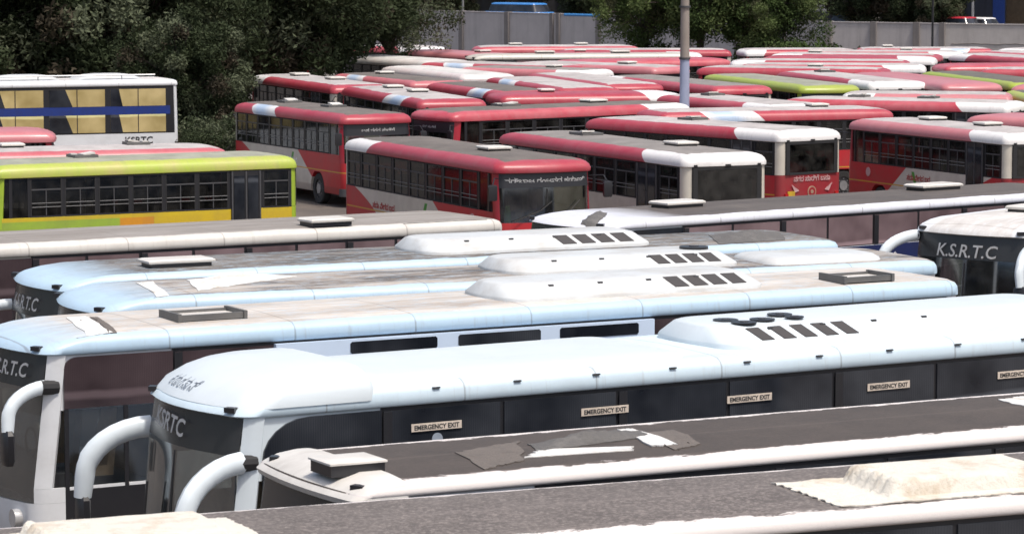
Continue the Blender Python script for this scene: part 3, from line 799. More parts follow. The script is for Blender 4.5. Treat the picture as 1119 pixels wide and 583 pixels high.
        mb.build('driver_seat', root)
    mb = MB(); mb.box((L / 2 - 0.62, 0, 1.12), (0.5, W - 0.5, 0.36), M['darkgrey'])
    mb.tube([(L / 2 - 0.9, -0.62 + 0.22 * math.cos(a), 1.5 + 0.2 * math.sin(a)) for a in [2 * PI * k / 14 for k in range(15)]], 0.018, M['black'], 5)
    mb.build('dashboard', root)
    mb = MB(); mb.box((fx - 0.1, 0, 1.95), (0.04, W - 0.15, 1.95), M['interior']); mb.build('bulkhead', root, smooth=0)
    root['_dims'] = 0; del root['_dims']
    return root, sh

def arm_mirror(root, L, W, zg, side, reach=0.75, drop=0.75, low=0.0, mat='white_clean', rad=0.085):
    """white elephant-ear mirror arm with its dark mount and mirror head"""
    x, y = L / 2 - 0.42, side * (W / 2 - 0.06)
    z = zg - 0.52 - low
    pts, rr = [], []
    for k in range(9):
        a = PI / 2 * k / 8
        pts.append((x + 0.02 + reach * math.sin(a), y + side * 0.22 * math.sin(a * 0.9), z - drop * 0.62 * (1 - math.cos(a))))
        rr.append(rad * (1.0 if k < 7 else 0.96))
    pts.append((pts[-1][0] + 0.02, pts[-1][1] + side * 0.03, pts[-1][2] - drop * 0.28)); rr.append(rad * 0.85)
    mb = MB(); mb.tube(pts, rr, M[mat], 12, 0.8)
    o = mb.build('mirror_arm', root)
    mb = MB(); mb.tube([(x - 0.16, y, z - 0.01), (x + 0.08, y + side * 0.02, z)], 0.10, M['rubber'], 10)
    mb.build('arm_mount', o)
    e = Vector(pts[-1]); mb = MB()
    mb.skin([[e + Vector((a * 0.07 * k, b * 0.13 * k, zz)) for a, b in ((-1, -0.7), (-0.6, -1), (0.6, -1), (1, -0.7), (1, 0.7), (0.6, 1), (-0.6, 1), (-1, 0.7))] for k, zz in ((0.6, 0.03), (0.95, -0.03), (1, -0.36), (0.75, -0.44))], M['black'])
    mb.build('mirror_head', o)
def pod(root, xc, z, Lp, Wp, h, slots, fans=0, mat='pod', name='air_conditioner', slot_from=0.62, front_taper=0.15, slant=-0.28, span=None, yc=0.0, fan_x=None):
    """roof air-conditioning pod with its grilles (front towards +x)"""
    sh = Shell(Lp, Wp, 0.45, 0.28, 0.25, 0.05, [Lp / 2 - 1.0, 0])
    mb = MB(); sh.solid(mb, [(-0.04, 0.0), (0.20 * h, 0.0), (0.27 * h, 0.015, 0.06 * front_taper), (0.88 * h, 0.28, 0.75 * front_taper, 0.2), (0.96 * h, 0.36, 0.95 * front_taper, 0.28), (h, 0.5, 1.3 * front_taper, 0.45)], M[mat])
    o = mb.build(name, root, smooth=50, loc=(xc, yc, z))
    if slots:
        if span: xr, sp = span
        else: xr, sp = -Lp / 2 + 0.35, Lp * (1 - slot_from) - 0.2
        w = sp / slots
        for sd in (-1, 1):
            for i in range(slots):
                xa = xr + w * i + w * 0.14; xb = xa + w * 0.72
                y0, z0, y1, z1 = Wp / 2 - 0.05, 0.349 * h, Wp / 2 - 0.27, 0.86 * h
                mb = MB()
                q = [(xa, y0, z0 + 0.012), (xb, y0, z0 + 0.012), (xb - slant * w, y1, z1 + 0.010), (xa - slant * w, y1, z1 + 0.010)]
                q2 = [(a, b - 0.01, c - 0.05) for a, b, c in q]
                mb.skin([[Vector((a, sd * b, c)) for a, b, c in q2], [Vector((a, sd * b, c)) for a, b, c in q]], M['grille'])
                mb.build('grille', o, smooth=0)
    for k in range(fans):
        mb = MB(); fxx = (fan_x if fan_x is not None else -Lp / 2 + 0.55) + k * 0.55
        mb.cyl((fxx, -0.12 if k % 2 else 0.12, h + 0.012), 0.24, 0.05, M['black'], 'z', 24)
        mb.cyl((fxx, -0.12 if k % 2 else 0.12, h + 0.042), 0.08, 0.02, M['darkgrey'], 'z', 12)
        mb.build('fan', o)
    for i in range(4):
        for sd in (-1, 1):
            mb = MB(); mb.box((Lp / 2 - 0.9 - i * 0.85, sd * (Wp / 2 - 0.24), h * 0.80), (0.08, 0.035, 0.03), M['darkgrey']); mb.build('fixing_clip', o, smooth=0)
    return o
def sheet(name, root, pts, z, mat, th=0.012, wob=0.03, nx=18, ny=5, bulge=0.0, zf=None):
    """thin sheet with torn edges lying on a roof: pts = four corners (x,y) in the roof's frame"""
    mb = MB(); rnd = random.Random(len(name) + int(pts[0][0] * 100))
    g = []
    for j in range(ny + 1):
        row = []
        for i in range(nx + 1):
            u, v = i / nx, j / ny
            a = Vector(pts[0]).lerp(Vector(pts[1]), u); b = Vector(pts[3]).lerp(Vector(pts[2]), u)
            p = a.lerp(b, v)
            e = 1 if i in (0, nx) or j in (0, ny) else 0.25
            p = p + Vector((rnd.uniform(-wob, wob) * e, rnd.uniform(-wob, wob) * e)); p.y = max(-1.2, min(1.2, p.y))
            zz = (zf(p.x, p.y) if zf else z) + th + bulge * math.sin(PI * u) * math.sin(PI * v) * (0.7 + 0.6 * rnd.random())
            row.append(mb.bm.verts.new((p.x, p.y, zz)))
        g.append(row)
    m = mb.mi(mat)
    for j in range(ny):
        for i in range(nx):
            f = mb.bm.faces.new((g[j][i], g[j][i + 1], g[j + 1][i + 1], g[j + 1][i])); f.material_index = m
    ext = bmesh.ops.extrude_face_region(mb.bm, geom=mb.bm.faces[:])
    for v in [e for e in ext['geom'] if isinstance(e, bmesh.types.BMVert)]: v.co.z -= th * 0.8
    return mb.build(name, root, smooth=60)

# ------------------------------------------------------------------ local coordinates on a placed vehicle
def mat_of(root): return Matrix.Translation(root.location) @ root.rotation_euler.to_matrix().to_4x4()
def top_local(root, px, py, z):
    return mat_of(root).inverted() @ P(px, py, z)
def side_local(root, px, py, y):
    """point of the vehicle's side plane (local y) seen at pixel"""
    m = mat_of(root).inverted(); o = m @ Vector((0, 0, HC)); q = m @ P(px, py, 0.0); d = q - o
    return o + d * ((y - o.y) / d.y)
def crown(zg, zt, W=2.6):
    zr = zt - zg
    T = [(-0.1, 0.3), (-0.012, 0.52), (0.02, 0.72), (0.09, 0.86), (0.22, 0.93), (0.6, 0.97), (0.95, 1.0), (1.4, 1.005)]
    def f(x, y):
        i_ = W / 2 - abs(y)
        for (a, fa), (b, fb) in zip(T, T[1:]):
            if i_ <= b: return zg + zr * (fa + (fb - fa) * max(0, (i_ - a)) / (b - a))
        return zt
    return f
def nose_x(L, W, zg, zt, f, bow=0.26):
    zr = zt - zg
    T = [(0.0, 0.2), (0.3, 0.16 + 0.06 * f), (0.52, 0.2 + 0.22 * f), (0.72, 0.25 + 0.5 * f), (0.86, 0.3 + 0.85 * f), (0.93, 0.4 + 1.15 * f), (1.0, 0.9 + 2 * f)]
    def g(y, z):
        q = (z - zg) / zr
        if q <= 0: ins = 0.14 + (0.22 - 0.14) * (z - 2.45) / (zg - 2.45)
        else:
            ins = T[-1][1]
            for (a, fa), (b, fb) in zip(T, T[1:]):
                if q <= b: ins = fa + (fb - fa) * (q - a) / (b - a); break
        return L / 2 - ins - bow * (y / (W / 2)) ** 2
    return g

ZV = 2.95
# ---- the clean white coach with KSRTC on its windscreen
v1, sh1 = make_coach('coach', 'clean white coach with KSRTC windscreen lettering and emergency exit stickers on black side glass', roofm='v1roof', bodym='white_clean', zt=3.25, nose=0.9, band_r=0.62, glass='tint_black')
place(v1, (255, 459), (1119, 385), ZV, 'L', 'L', 14.4, 2.6, fit=False, fwd=0.28)
capL = 2.3
shc = Shell(capL, 2.66, 0.45, 0.12, 0.30, 0.10, [])
mb = MB(); sp = [(ZV + 0.10, 0.0, 0.24, 0.02), (ZV + 0.24, 0.0, 0.38, 0.02), (ZV + 0.36, 0.06, 0.62, 0.05), (ZV + 0.44, 0.16, 0.86, 0.09), (ZV + 0.49, 0.34, 1.06, 0.13), (ZV + 0.515, 0.60, 1.20, 0.2), (ZV + 0.525, 0.85, 1.30, 0.28)]
shc.solid(mb, sp, M['white_clean']); cap = mb.build('front_roof_cap', v1, smooth=60, loc=(7.2 - capL / 2 + 0.02, 0, 0))
shp = Shell(5.6, 2.14, 0.3, 0.25, 0.1, 0.05, [])
a = top_local(v1, 778, 387, 3.32); 
mb = MB(); xpl1, xpl0 = 7.2 - capL + 0.1, a.x
shp.L = xpl1 - xpl0
shp.solid(mb, [(3.14, -0.10), (3.235, -0.05), (3.275, 0.0), (3.288, 0.10), (3.295, 0.4)], M['white_clean']); mb.build('raised_roof_panel', v1, smooth=60, loc=((xpl0 + xpl1) / 2, 0, 0))
pc = top_local(v1, 745, 360, 3.42)
Lp = 6.4; x_front = side_local(v1, 790, 381, 0.95).x + 0.0
pod(v1, x_front - Lp / 2, 3.24, Lp, 1.95, 0.28, 0, 0, mat='white_clean', name='air_conditioner')
podo = [c for c in v1.children if c.name.startswith('air_conditioner')][0]
def pod_grilles(root, podo, pts, w, y0, y1, z0, z1, sl, side=1):
    for x in pts:
        mb = MB(); q = [(x + w / 2, y0, z0), (x - w / 2, y0, z0), (x - w / 2 + sl, y1, z1), (x + w / 2 + sl, y1, z1)]
        mb.skin([[Vector((a, b, c - 0.06)) for a, b, c in q], [Vector((a, b, c + 0.012)) for a, b, c in q]], M['grille'])
        mb.build('grille', podo, smooth=0)
gx = [side_local(v1, px, 365, 0.80).x - podo.location.x for px in (834, 858, 881, 904, 926)]
pod_grilles(v1, podo, gx, 0.20, 0.925, 0.71, 0.098, 0.236, 0.12)
gx2 = [side_local(v1, px, 332, 0.80).x - podo.location.x for px in (1127, 1150)]
pod_grilles(v1, podo, gx2, 0.20, 0.925, 0.73, 0.098, 0.227, -0.10)
for i, (px, py) in enumerate([(793, 342), (813, 345), (833, 342), (852, 337), (868, 340)]):
    q = top_local(v1, px, py, 3.62); mb = MB()
    mb.cyl((q.x - podo.location.x, q.y, 0.292 + 0.004 * i), 0.17 if i < 4 else 0.13, 0.016, M['black'], 'z', 22)
    mb.cyl((q.x - podo.location.x, q.y, 0.302 + 0.004 * i), 0.06, 0.012, M['darkgrey'], 'z', 10); mb.build('fan', podo)
nx1 = nose_x(14.4, 2.6, ZV, 3.25, 0.9)
def w_head(g, off=0.02):
    def w(p): return Vector((g(p.y, p.z) + off, p.y, p.z))
    return w
text_obj('lettering', 'KSRTC', 0.30, M['letter_w'], v1, (7.1, -0.22, 2.66), 'front', 0.2, w_head(nx1, 0.05), bold=0.006, slope=-0.08)
def w_cap(p):
    # lie on the cap's dome
    t = (p.z - ZV - 0.10); ins = 0.24 + max(0, min(0.14, t)) + max(0, (t - 0.14)) * 2.2
    return Vector((7.22 - ins - 0.30 * (p.y / 1.33) ** 2 + 0.012, p.y, p.z))
text_obj('lettering', 'ಕ ರಾ ರ ಸಾ ನಿ', 0.15, M['letter_g'], v1, (7.1, -0.30, ZV + 0.20), 'front', 0, w_cap)
for px, py in ((477, 465), (661, 448), (819, 434.5), (971, 421), (1112, 408)):
    q = side_local(v1, px, py, 1.32); n = 1.322
    mb = MB(); mb.box((q.x, n, q.z), (0.70, 0.008, 0.095), M['sticker']); st = mb.build('exit_sticker', v1, smooth=0)
    text_obj('lettering', 'EMERGENCY EXIT', 0.078, M['letter_k'], st, (q.x, n + 0.006, q.z - 0.028), 'left', 0, bold=0.002, extrude=0.001)
q = side_local(v1, 478, 479, 1.32)
mb = MB(); mb.cyl((q.x, 1.318, q.z), 0.075, 0.006, M['letter_g'], 'y', 20); mb.build('round_sticker', v1)
for k in range(9): mb = MB(); mb.box((4.2 - k * 1.15, 1.313, ZV + 0.19), (0.10, 0.03, 0.02), M['darkgrey']); mb.build('gutter_clip', v1, smooth=0)
arm_mirror(v1, 14.4, 2.6, ZV, 1, 0.85, 1.05, 0.0, rad=0.135)
arm_mirror(v1, 14.4, 2.6, ZV, -1, 0.80, 0.95, -0.12, rad=0.135)

# ---- three weathered white coaches behind it
def podspan(r, pl, pr, z):
    a, b = top_local(r, *pl, z), top_local(r, *pr, z); return (a.x + b.x) / 2, abs(a.x - b.x)
v2, sh2 = make_coach('coach', 'pale blue white coach with streaky weathered roof, black tray hatch, pod and slotted side panel', L=15.8, roofm='v2roof', glass='tint_brown', nose=0.7, band_r=0.2)
place(v2, (118, 385), (711, 345.5), ZV, 'L', 'L', 15.8, 2.6, fit=False, fwd=1.3)
xc, lp = podspan(v2, (560, 340), (838, 324), 3.22); pod(v2, xc - 0.60, 3.21, lp + 0.4, 1.7, 0.26, 4, 0, slot_from=0.66)
q = top_local(v2, 222, 346, 3.24); h_ = hatch(v2, q.x, q.y, 3.22, 'tray', 0.95, 0.6)
q = top_local(v2, 936, 305, 3.24); hatch(v2, q.x, q.y, 3.22, 'tray', 0.85, 0.6)
cr = crown(ZV, 3.23)
from mathutils.bvhtree import BVHTree
def drape(root, zt):
    me = face_of(root, 'roof')[0].data
    bv = BVHTree.FromPolygons([v.co[:] for v in me.vertices], [p.vertices[:] for p in me.polygons])
    def f(x, y):
        h = bv.ray_cast(Vector((x, y, 6)), Vector((0, 0, -1)))
        return h[0].z if h[0] else zt - 0.3
    return f
def sheet_px(name, root, pix, mat, zg=ZV, zt=3.22, **k):
    pts = [top_local(root, px, py, zt).xy for px, py in pix]
    return sheet(name, root, pts, zt, mat, zf=drape(root, zt), **k)
sheet_px('sealing_tape', v2, [(72, 347), (92, 346), (130, 366), (104, 370)], M['tape'])
sheet_px('torn_strip', v2, [(98, 347), (106, 347), (136, 366), (128, 367)], M['tarpdull'], wob=0.02)
arm_mirror(v2, 15.8, 2.6, ZV, 1, 0.6, 0.6, -0.1, rad=0.10)
arm_mirror(v2, 15.8, 2.6, ZV, -1, 0.75, 0.7, -0.1, rad=0.11)
nx2 = nose_x(15.8, 2.6, ZV, 3.23, 0.7)
text_obj('lettering', 'K.S.R.T.C', 0.27, M['letter_w'], v2, (7.8, 0.40, 2.64), 'front', 0.2, w_head(nx2, 0.05), bold=0.005)
a, b = side_local(v2, 300, 395, 1.33), side_local(v2, 713, 357, 1.33)
mb = MB(); mb.box(((a.x + b.x) / 2, 1.35, 2.52), (abs(a.x - b.x), 0.08, 0.80), paint('pale_blue_panel_paint', (0.60, 0.72, 0.88), 0.35, 0.12))
pn = mb.build('side_panel', v2, smooth=0)
for p0, p1 in ((383, 478), (501, 591), (612, 698)):
    yy = 375 - (p0 - 383) * 0.072
    xa, xb = side_local(v2, p0, yy, 1.395), side_local(v2, p1, yy - 6, 1.395)
    mb = MB(); zc = 2.80; hw = abs(xa.x - xb.x) / 2; xm = (xa.x + xb.x) / 2
    mb.skin([[Vector((xm + u * hw, 1.385 + k, zc + v * 0.085)) for u, v in ((-1, -0.7), (-0.96, -1), (0.96, -1), (1, -0.7), (1, 0.7), (0.96, 1), (-0.96, 1), (-1, 0.7))] for k in (0, 0.014)], M['tint_black'])
    mb.build('slot_window', pn, smooth=0)

v3, sh3 = make_coach('coach', 'white coach with white tape strip and grimy roof, standing between two other pod-topped coaches', L=15.0, roofm='v3roof', glass='tint_brown', nose=0.7, band_r=0.2)
place(v3, (113, 346), (1030, 300), ZV, 'L', 'L', 15.0, 2.6, fit=False, fwd=0.35)
xc, lp = podspan(v3, (560, 305), (812, 297), 3.22); pod(v3, xc - 0.35, 3.21, lp + 0.4, 1.7, 0.24, 4, 1, slot_from=0.66)
sheet_px('sealing_tape', v3, [(150, 309), (166, 308), (190, 325), (178, 326)], M['tape'])
sheet_px('white_cover', v3, [(205, 306), (290, 300), (325, 303), (215, 318)], M['tape'], bulge=0.08)
arm_mirror(v3, 15.0, 2.6, ZV, 1, 0.7, 0.6, 0.0, rad=0.10); arm_mirror(v3, 15.0, 2.6, ZV, -1, 0.85, 0.5, -0.12, rad=0.12)
q = top_local(v3, 905, 285, 3.24)
shp = Shell(2.3, 1.5, 0.3, 0.3, 0.1, 0.1, []); mb = MB(); shp.solid(mb, [(0, 0), (0.05, 0.02), (0.10, 0.10), (0.12, 0.25)], M['pod']); mb.build('roof_fairing', v3, smooth=60, loc=(q.x, q.y * 0.3, 3.21))

v4, sh4 = make_coach('coach', 'white coach with soot-dark roof edge and long pale hatch lid beside the brown-windowed coach', L=15.0, roofm='v4roof', glass='tint_brown', nose=0.7, band_r=0.2)
place(v4, (60, 321), (925, 277), ZV, 'L', 'L', 15.0, 2.6, fit=False, fwd=0.25)
xc, lp = podspan(v4, (490, 289), (720, 275), 3.22); pod(v4, xc - 0.40, 3.21, lp + 0.3, 1.7, 0.26, 4, 0, slot_from=0.62)
q = top_local(v4, 193, 289, 3.24); hatch(v4, q.x, q.y, 3.22, 'lid', 1.15, 0.55)
sheet_px('dark_patch', v4, [(775, 258), (850, 253), (858, 262), (785, 266)], M['tarpgrey'], bulge=0.10)
nx15 = nose_x(15.0, 2.6, ZV, 3.23, 0.7)
text_obj('lettering', 'K.S.R.T.C', 0.30, M['letter_w'], v4, (7.4, 0.0, 2.60), 'front', 0.2, w_head(nx15, 0.05), bold=0.005)
arm_mirror(v4, 15.0, 2.6, ZV, 1, 0.7, 0.6, 0.0, rad=0.09); arm_mirror(v4, 15.0, 2.6, ZV, -1, 0.85, 0.5, -0.1, rad=0.09)
text_obj('lettering', 'K.S.R.T.C', 0.30, M['letter_w'], v3, (7.4, 0.0, 2.60), 'front', 0.2, w_head(nx15, 0.05), bold=0.005)

# ---- coach with K.S.R.T.C on a grey windscreen band, nose towards the camera
kc, shk = make_coach('coach', 'plain white coach with K.S.R.T.C lettering across its grey windscreen', L=12.4, roofm='kcroof', glass='tint_black', nose=0.6, band_r=0.12, glass0='tint_black')
place(kc, (1085, 267), (1215, 249), ZV, 'L', 'L', 12.4, 2.6, fit=False, fwd=-1.0)
nxk = nose_x(12.4, 2.6, ZV, 3.23, 0.6)
text_obj('lettering', 'K.S.R.T.C', 0.34, M['letter_w'], kc, (6.1, 0.0, 2.55), 'front', 0.15, w_head(nxk, 0.05), bold=0.004)
arm_mirror(kc, 12.4, 2.6, ZV, 1, 0.7, 0.7, -0.30, rad=0.11); arm_mirror(kc, 12.4, 2.6, ZV, -1, 0.85, 0.6, -0.45, rad=0.11)
hatch(kc, 3.2, -0.2, 3.22, 'lid', 1.0, 0.7)

# ---- tourist coach with mauve curtains and blue lower panel
tc, sht = make_coach('coach', 'private coach with mauve curtained windows, dark top and blue lettered panel', L=14.0, roofm='troof', glass='tint_purple', zg=3.0, zt=3.20, nose=0.8, band_r=0.4, panes=9, glass0='tint_black', belt=2.34)
place(tc, (607, 256), (1119, 220.5), 3.0, 'L', 'L', 14.0, 2.6, fit=False, fwd=-0.9)
mb = MB(); mb.box((-0.9, 1.303, 1.93), (10.4, 0.012, 0.80), M['bluepanel']); bp = mb.build('lettered_panel', tc, smooth=0)
q = side_local(tc, 958, 270, 1.31)
text_obj('lettering', 'Tour for Pleasant', 0.26, M['letter_w'], bp, (q.x + 0.4, 1.312, 2.02), 'left', 0.35, bold=0.002)
q = top_local(tc, 740, 226, 3.2); hatch(tc, q.x, q.y, 3.20, 'lid', 1.0, 0.6)
q = top_local(tc, 1020, 207, 3.2); hatch(tc, q.x, q.y, 3.20, 'lid', 1.2, 0.6)
sheet_px('skylight', tc, [(628, 240), (655, 230), (664, 233), (640, 246)], M['tarpgrey'], zg=3.0, zt=3.20, bulge=0.05)
# ---- brown-windowed coach with grey top, half hidden on the left
sc_, shs = make_coach('coach', 'old cream-edged coach with grey top and brown curtained windows behind white coaches', L=12.0, roofm='s1roof', glass='tint_purple', zg=2.98, zt=3.24, nose=0.3, panes=9, glass0='tint_brown', bodym='cream', rr=0.2)
place(sc_, (0, 281.5), (553, 252), 2.98, 'L', 'R', 12.0, 2.5, fit=False)
q = top_local(sc_, 356, 243, 3.28); hatch(sc_, q.x, q.y, 3.24, 'lid', 0.9, 0.6)
sheet_px('dark_patch', sc_, [(488, 246), (545, 240), (552, 247), (500, 252)], M['tarpgrey'], zg=2.98, zt=3.24)

# ---- two nearest roofs
d1, shd = make_coach('coach', 'brown tarred bus roof with white edges, white front cap, box hatch and grey rubber patches', L=12.6, W=2.5, roofm='d1roof', glass='tint_black', zg=3.0, zt=3.15, nose=0.2, bow=0.10, rf=0.16, glass0='tint_black', bodym='white')
place(d1, (404, 546), (1119, 482), 3.0, 'L', 'L', 12.6, 2.5, fit=False, fwd=0.38)
shc = Shell(0.85, 2.54, 0.16, 0.05, 0.10, 0.02, [])
mb = MB(); shc.solid(mb, [(2.93, 0, 0.15, 0.0), (2.99, 0, 0.12, 0.0), (3.06, 0.01, 0.20, 0.0), (3.12, 0.04, 0.34, 0.01), (3.16, 0.14, 0.48, 0.03), (3.178, 0.4, 0.54, 0.04)], M['lidwhite']); mb.build('front_roof_cap', d1, smooth=35, loc=(6.3 - 0.42, 0, 0))
q = top_local(d1, 380, 509, 3.2); mb = MB(); mb.box((0, 0, 0.05), (0.60, 0.50, 0.12), M['black']); ho = mb.build('roof_hatch', d1, smooth=0, loc=(q.x, q.y, 3.15))
mb = MB(); mb.skin([[Vector((a * 0.32 * k, b * 0.27 * k, z)) for a, b in ((-1, -1), (1, -1), (1, 1), (-1, 1))] for k, z in ((1, 0.11), (1, 0.13), (0.93, 0.14))], M['lidwhite']); mb.build('lid', ho)
sheet_px('rubber_patch', d1, [(578, 486), (700, 470), (716, 477), (586, 494)], M['tarpgrey'], zg=3.0, zt=3.15, bulge=0.09, wob=0.02)
sheet_px('felt_patch', d1, [(498, 490), (566, 477), (572, 497), (530, 507)], M['tarpdull'], zg=3.0, zt=3.2)
sheet_px('sealing_tape', d1, [(676, 470), (690, 469), (740, 486), (712, 488)], M['tape'], zg=3.0, zt=3.15, th=0.02)
sheet_px('felt_patch', d1, [(700, 469), (738, 465), (766, 480), (738, 486)], M['tarpdull'], zg=3.0, zt=3.2)
sheet_px('sealing_tape', d1, [(575, 500), (590, 492), (690, 488), (690, 492)], M['tape'], zg=3.0, zt=3.15, th=0.012, ny=2)
sheet_px('sealing_tape', d1, [(1090, 432), (1119, 428), (1150, 436), (1119, 440)], M['tape'], zg=3.0, zt=3.2)

d0, sh0 = make_coach('coach', 'grey felted bus roof with seams and cream sheet wrapped over its hatches', L=14.0, W=2.5, roofm='d0roof', glass='tint_black', zg=2.98, zt=3.16, nose=0.2, glass0='tint_black', bodym='white')
place(d0, (760, 591), (1119, 561), 2.98, 'L', 'L', 14.0, 2.5, fit=False, fwd=7.6)
#Vector((math.cos(d0.rotation_euler.z), math.sin(d0.rotation_euler.z), 0)); d0.location -= e * -4.2
def wrapped(root, pix, h, zt=3.16):
    pts = [top_local(root, px, py, zt) for px, py in pix]
    xs, ys = [p.x for p in pts], [p.y for p in pts]
    x0, x1, y0, y1 = min(xs), max(xs), max(-1.1, min(ys)), min(1.06, max(ys))
    dr = drape(root, zt)
    mb = MB(); rnd = random.Random(3); NX, NY = 70, 36; g = []
    hx0, hx1 = x0 + 0.12 * (x1 - x0), x1 - 0.22 * (x1 - x0); hy0, hy1 = y0 + 0.14 * (y1 - y0), y1 - 0.14 * (y1 - y0)
    def sm(t): t = max(0, min(1, t)); return t * t * (3 - 2 * t)
    for j in range(NY + 1):
        row = []
        for i in range(NX + 1):
            x, y = x0 + (x1 - x0) * i / NX, y0 + (y1 - y0) * j / NY
            a = sm((x - hx0) / 0.10) * sm((hx1 - x) / 0.12) * sm((y - hy0) / 0.06) * sm((hy1 - y) / 0.06)
            rip = (0.022 * math.sin(y * 38 + x * 9) if x > hx1 - 0.16 else 0.0) + 0.002 * math.sin(x * 13 + 3 * math.sin(y * 9))
            e_ = 0.02 if i in (0, NX) or j in (0, NY) else 0
            row.append(mb.bm.verts.new((x + rnd.uniform(-1, 1) * e_, y + rnd.uniform(-1, 1) * e_, dr(x, y) + 0.014 + a * h + (rip + 0.01) * (0.3 + 1.2 * a * (1 - a) * 4 + 0.6 * a))))
        g.append(row)
    m = mb.mi(M['tarp'])
    for j in range(NY):
        for i in range(NX): f = mb.bm.faces.new((g[j][i], g[j][i + 1], g[j + 1][i + 1], g[j + 1][i])); f.material_index = m
    ext = bmesh.ops.extrude_face_region(mb.bm, geom=mb.bm.faces[:])
    for v in [e for e in ext['geom'] if isinstance(e, bmesh.types.BMVert)]: v.co.z -= 0.012
    mb.build('wrapped_hatch', root, smooth=60)
wrapped(d0, [(900, 527), (1119, 508), (1180, 540), (915, 552)], 0.16)
wrapped(d0, [(-60, 589), (262, 574), (290, 598), (10, 615)], 0.13)

# ---- lilac sleeper coach
sl, shl = make_coach('coach', 'lilac white sleeper coach with two rows of yellow curtained windows split by a blue band', L=12.0, roofm='troof', glass='tint_brown', zg=3.42, zt=3.66, nose=0.3, bodym='white', double=True, rr=0.12)
place(sl, (-70, 97.7), (196, 93.3), 3.42, 'L', 'R', 12.0, 2.6, fit=False)
for c in face_of(sl, 'roof'): c.material_slots[0].link = 'OBJECT'; c.material_slots[0].material = M['kcroof']
q = side_local(sl, 152, 153, 1.33)
text_obj('lettering', 'KSRTC', 0.34, M['letter_k'], sl, (q.x, 1.308, q.z - 0.12), 'left', 0, bold=0.006)
for px in (20, 118):
    q = top_local(sl, px, 85, 3.7); shp = Shell(2.6, 1.4, 0.4, 0.4, 0.1, 0.1, []); mb = MB(); shp.solid(mb, [(0, 0), (0.08, 0.04, 0.15, 0.15), (0.17, 0.2, 0.5, 0.5), (0.2, 0.4, 0.8, 0.8)], M['pod']); mb.build('roof_fairing', sl, smooth=60, loc=(q.x, 0.2, 3.64))
mb = MB(); mb.tube([(5.0, 0.95, 3.80), (-5.2, 0.95, 3.80)], 0.03, M['steel'], 6)
for x in (5, 2, -1, -4): mb.tube([(x, 0.95, 3.6), (x, 0.95, 3.80)], 0.02, M['steel'], 6)
mb.build('roof_rail', sl)
# ---- long pale coach far back, side on
tw, sht2 = make_coach('coach', 'long cream-edged coach with grey windows lying side on below the boundary wall', L=11.0, roofm='twroof', glass='tint_purple', zg=2.9, zt=3.14, nose=0.5, panes=8, glass0='tint_black', bodym='cream', mirrors=False)
place(tw, (536, 65.5), (757, 64), 2.9, 'L', 'R', 11.0, 2.5, fit=False)
hatch(tw, 1.5, 0, 3.14, 'lid', 0.9, 0.6); hatch(tw, -2.2, 0, 3.14, 'lid', 0.9, 0.6)

# ------------------------------------------------------------------ red, green and white buses
KA = {'b': 'ದರಿಬಾಜ ರಂಜನದ ಕಡಾಣಿ', 'r': 'ನಗರ ಸಾರಿಗೆ ಬಸಾ', 's': 'ಸದಾ ವೇಗದ ಬದ'}
def board(txt, size=0.24, mat='letter_w'):
    def f(r):
        w = lambda p: Vector((5.0 - 0.085 - 0.20 * (p.y / 1.25) ** 2 + 0.005, p.y, p.z))
        text_obj('board_lettering', txt, size * 0.78, M[mat], face_of(r, 'destination_board')[0], (5, 0, 2.40), 'front', 0, w, bold=0.004)
    return f
def rear_text(r):
    p = face_of(r, 'rear_panel')[0]
    text_obj('rear_lettering', KA['r'], 0.20, M['letter_pink'], p, (-5.015, 0, 1.50), 'rear', 0, bold=0.004)
    mb = MB(); ring = [(math.cos(2 * PI * k / 24), math.sin(2 * PI * k / 24)) for k in range(24)]
    mb.cyl((-5.012, 0, 1.18), 0.17, 0.012, M['emblem_gold'], 'x', 24); mb.cyl((-5.02, 0, 1.18), 0.13, 0.012, M['rearred'], 'x', 24); mb.cyl((-5.026, 0, 1.18), 0.06, 0.012, M['emblem_gold'], 'x', 12)
    for sy in (-1, 1):
        for (y0, z0, y1, z1, y2, z2) in ((0.62, 0.92, 1.0, 1.08, 0.72, 0.98), (0.35, 0.62, 0.95, 0.44, 0.5, 0.66), (0.6, 0.9, 0.95, 1.1, 0.8, 0.86)):
            mb.skin([[Vector((-5.012 + q, sy * y * 0.85, z + 0.32)) for y, z in ((y0, z0), (y1, z1), (y2, z2))] for q in (0, -0.008)], M['letter_pink'])
    mb.build('emblem', p, smooth=0)
    mb = MB(); mb.box((-5.012, 0.82, 1.12), (0.02, 0.28, 0.2), M['yellow']); mb.build('number_plate', p, smooth=0)
def side_text(side='left', x=-1.2, z=1.42, mat='letter_r', emblem=True):
    def f(r):
        text_obj('side_lettering', KA['s'], 0.22, M[mat], r, (x, 1.256 if side == 'left' else -1.256, z - 0.06), side, 0, bold=0.004)
        if emblem:
            mb = MB(); mb.cyl((3.4, 1.258 if side == 'left' else -1.258, 1.42), 0.14, 0.01, M['letter_pink'], 'y', 18); mb.build('side_emblem', r)
    return f
def both(*fs):
    def f(r):
        for g in fs: g(r)
    return f
def hivis(r):
    mb = MB(); mb.skin([[Vector((4.78, y * k - 0.95, z)) for y in (-0.06, 0.06)] + [Vector((4.72, y * k - 0.95, z)) for y in (0.06, -0.06)] for z, k in ((1.40, 1.2), (1.62, 1.3), (1.85, 0.8))], M['hiviz'])
    mb.build('hanging_vest', r)
def cream_hatches(r): pass
G1_, G2_, G3_ = 'red buses parked nose out in the middle of the yard', 'buses packed in the far rows', 'lime green buses'
B = bus
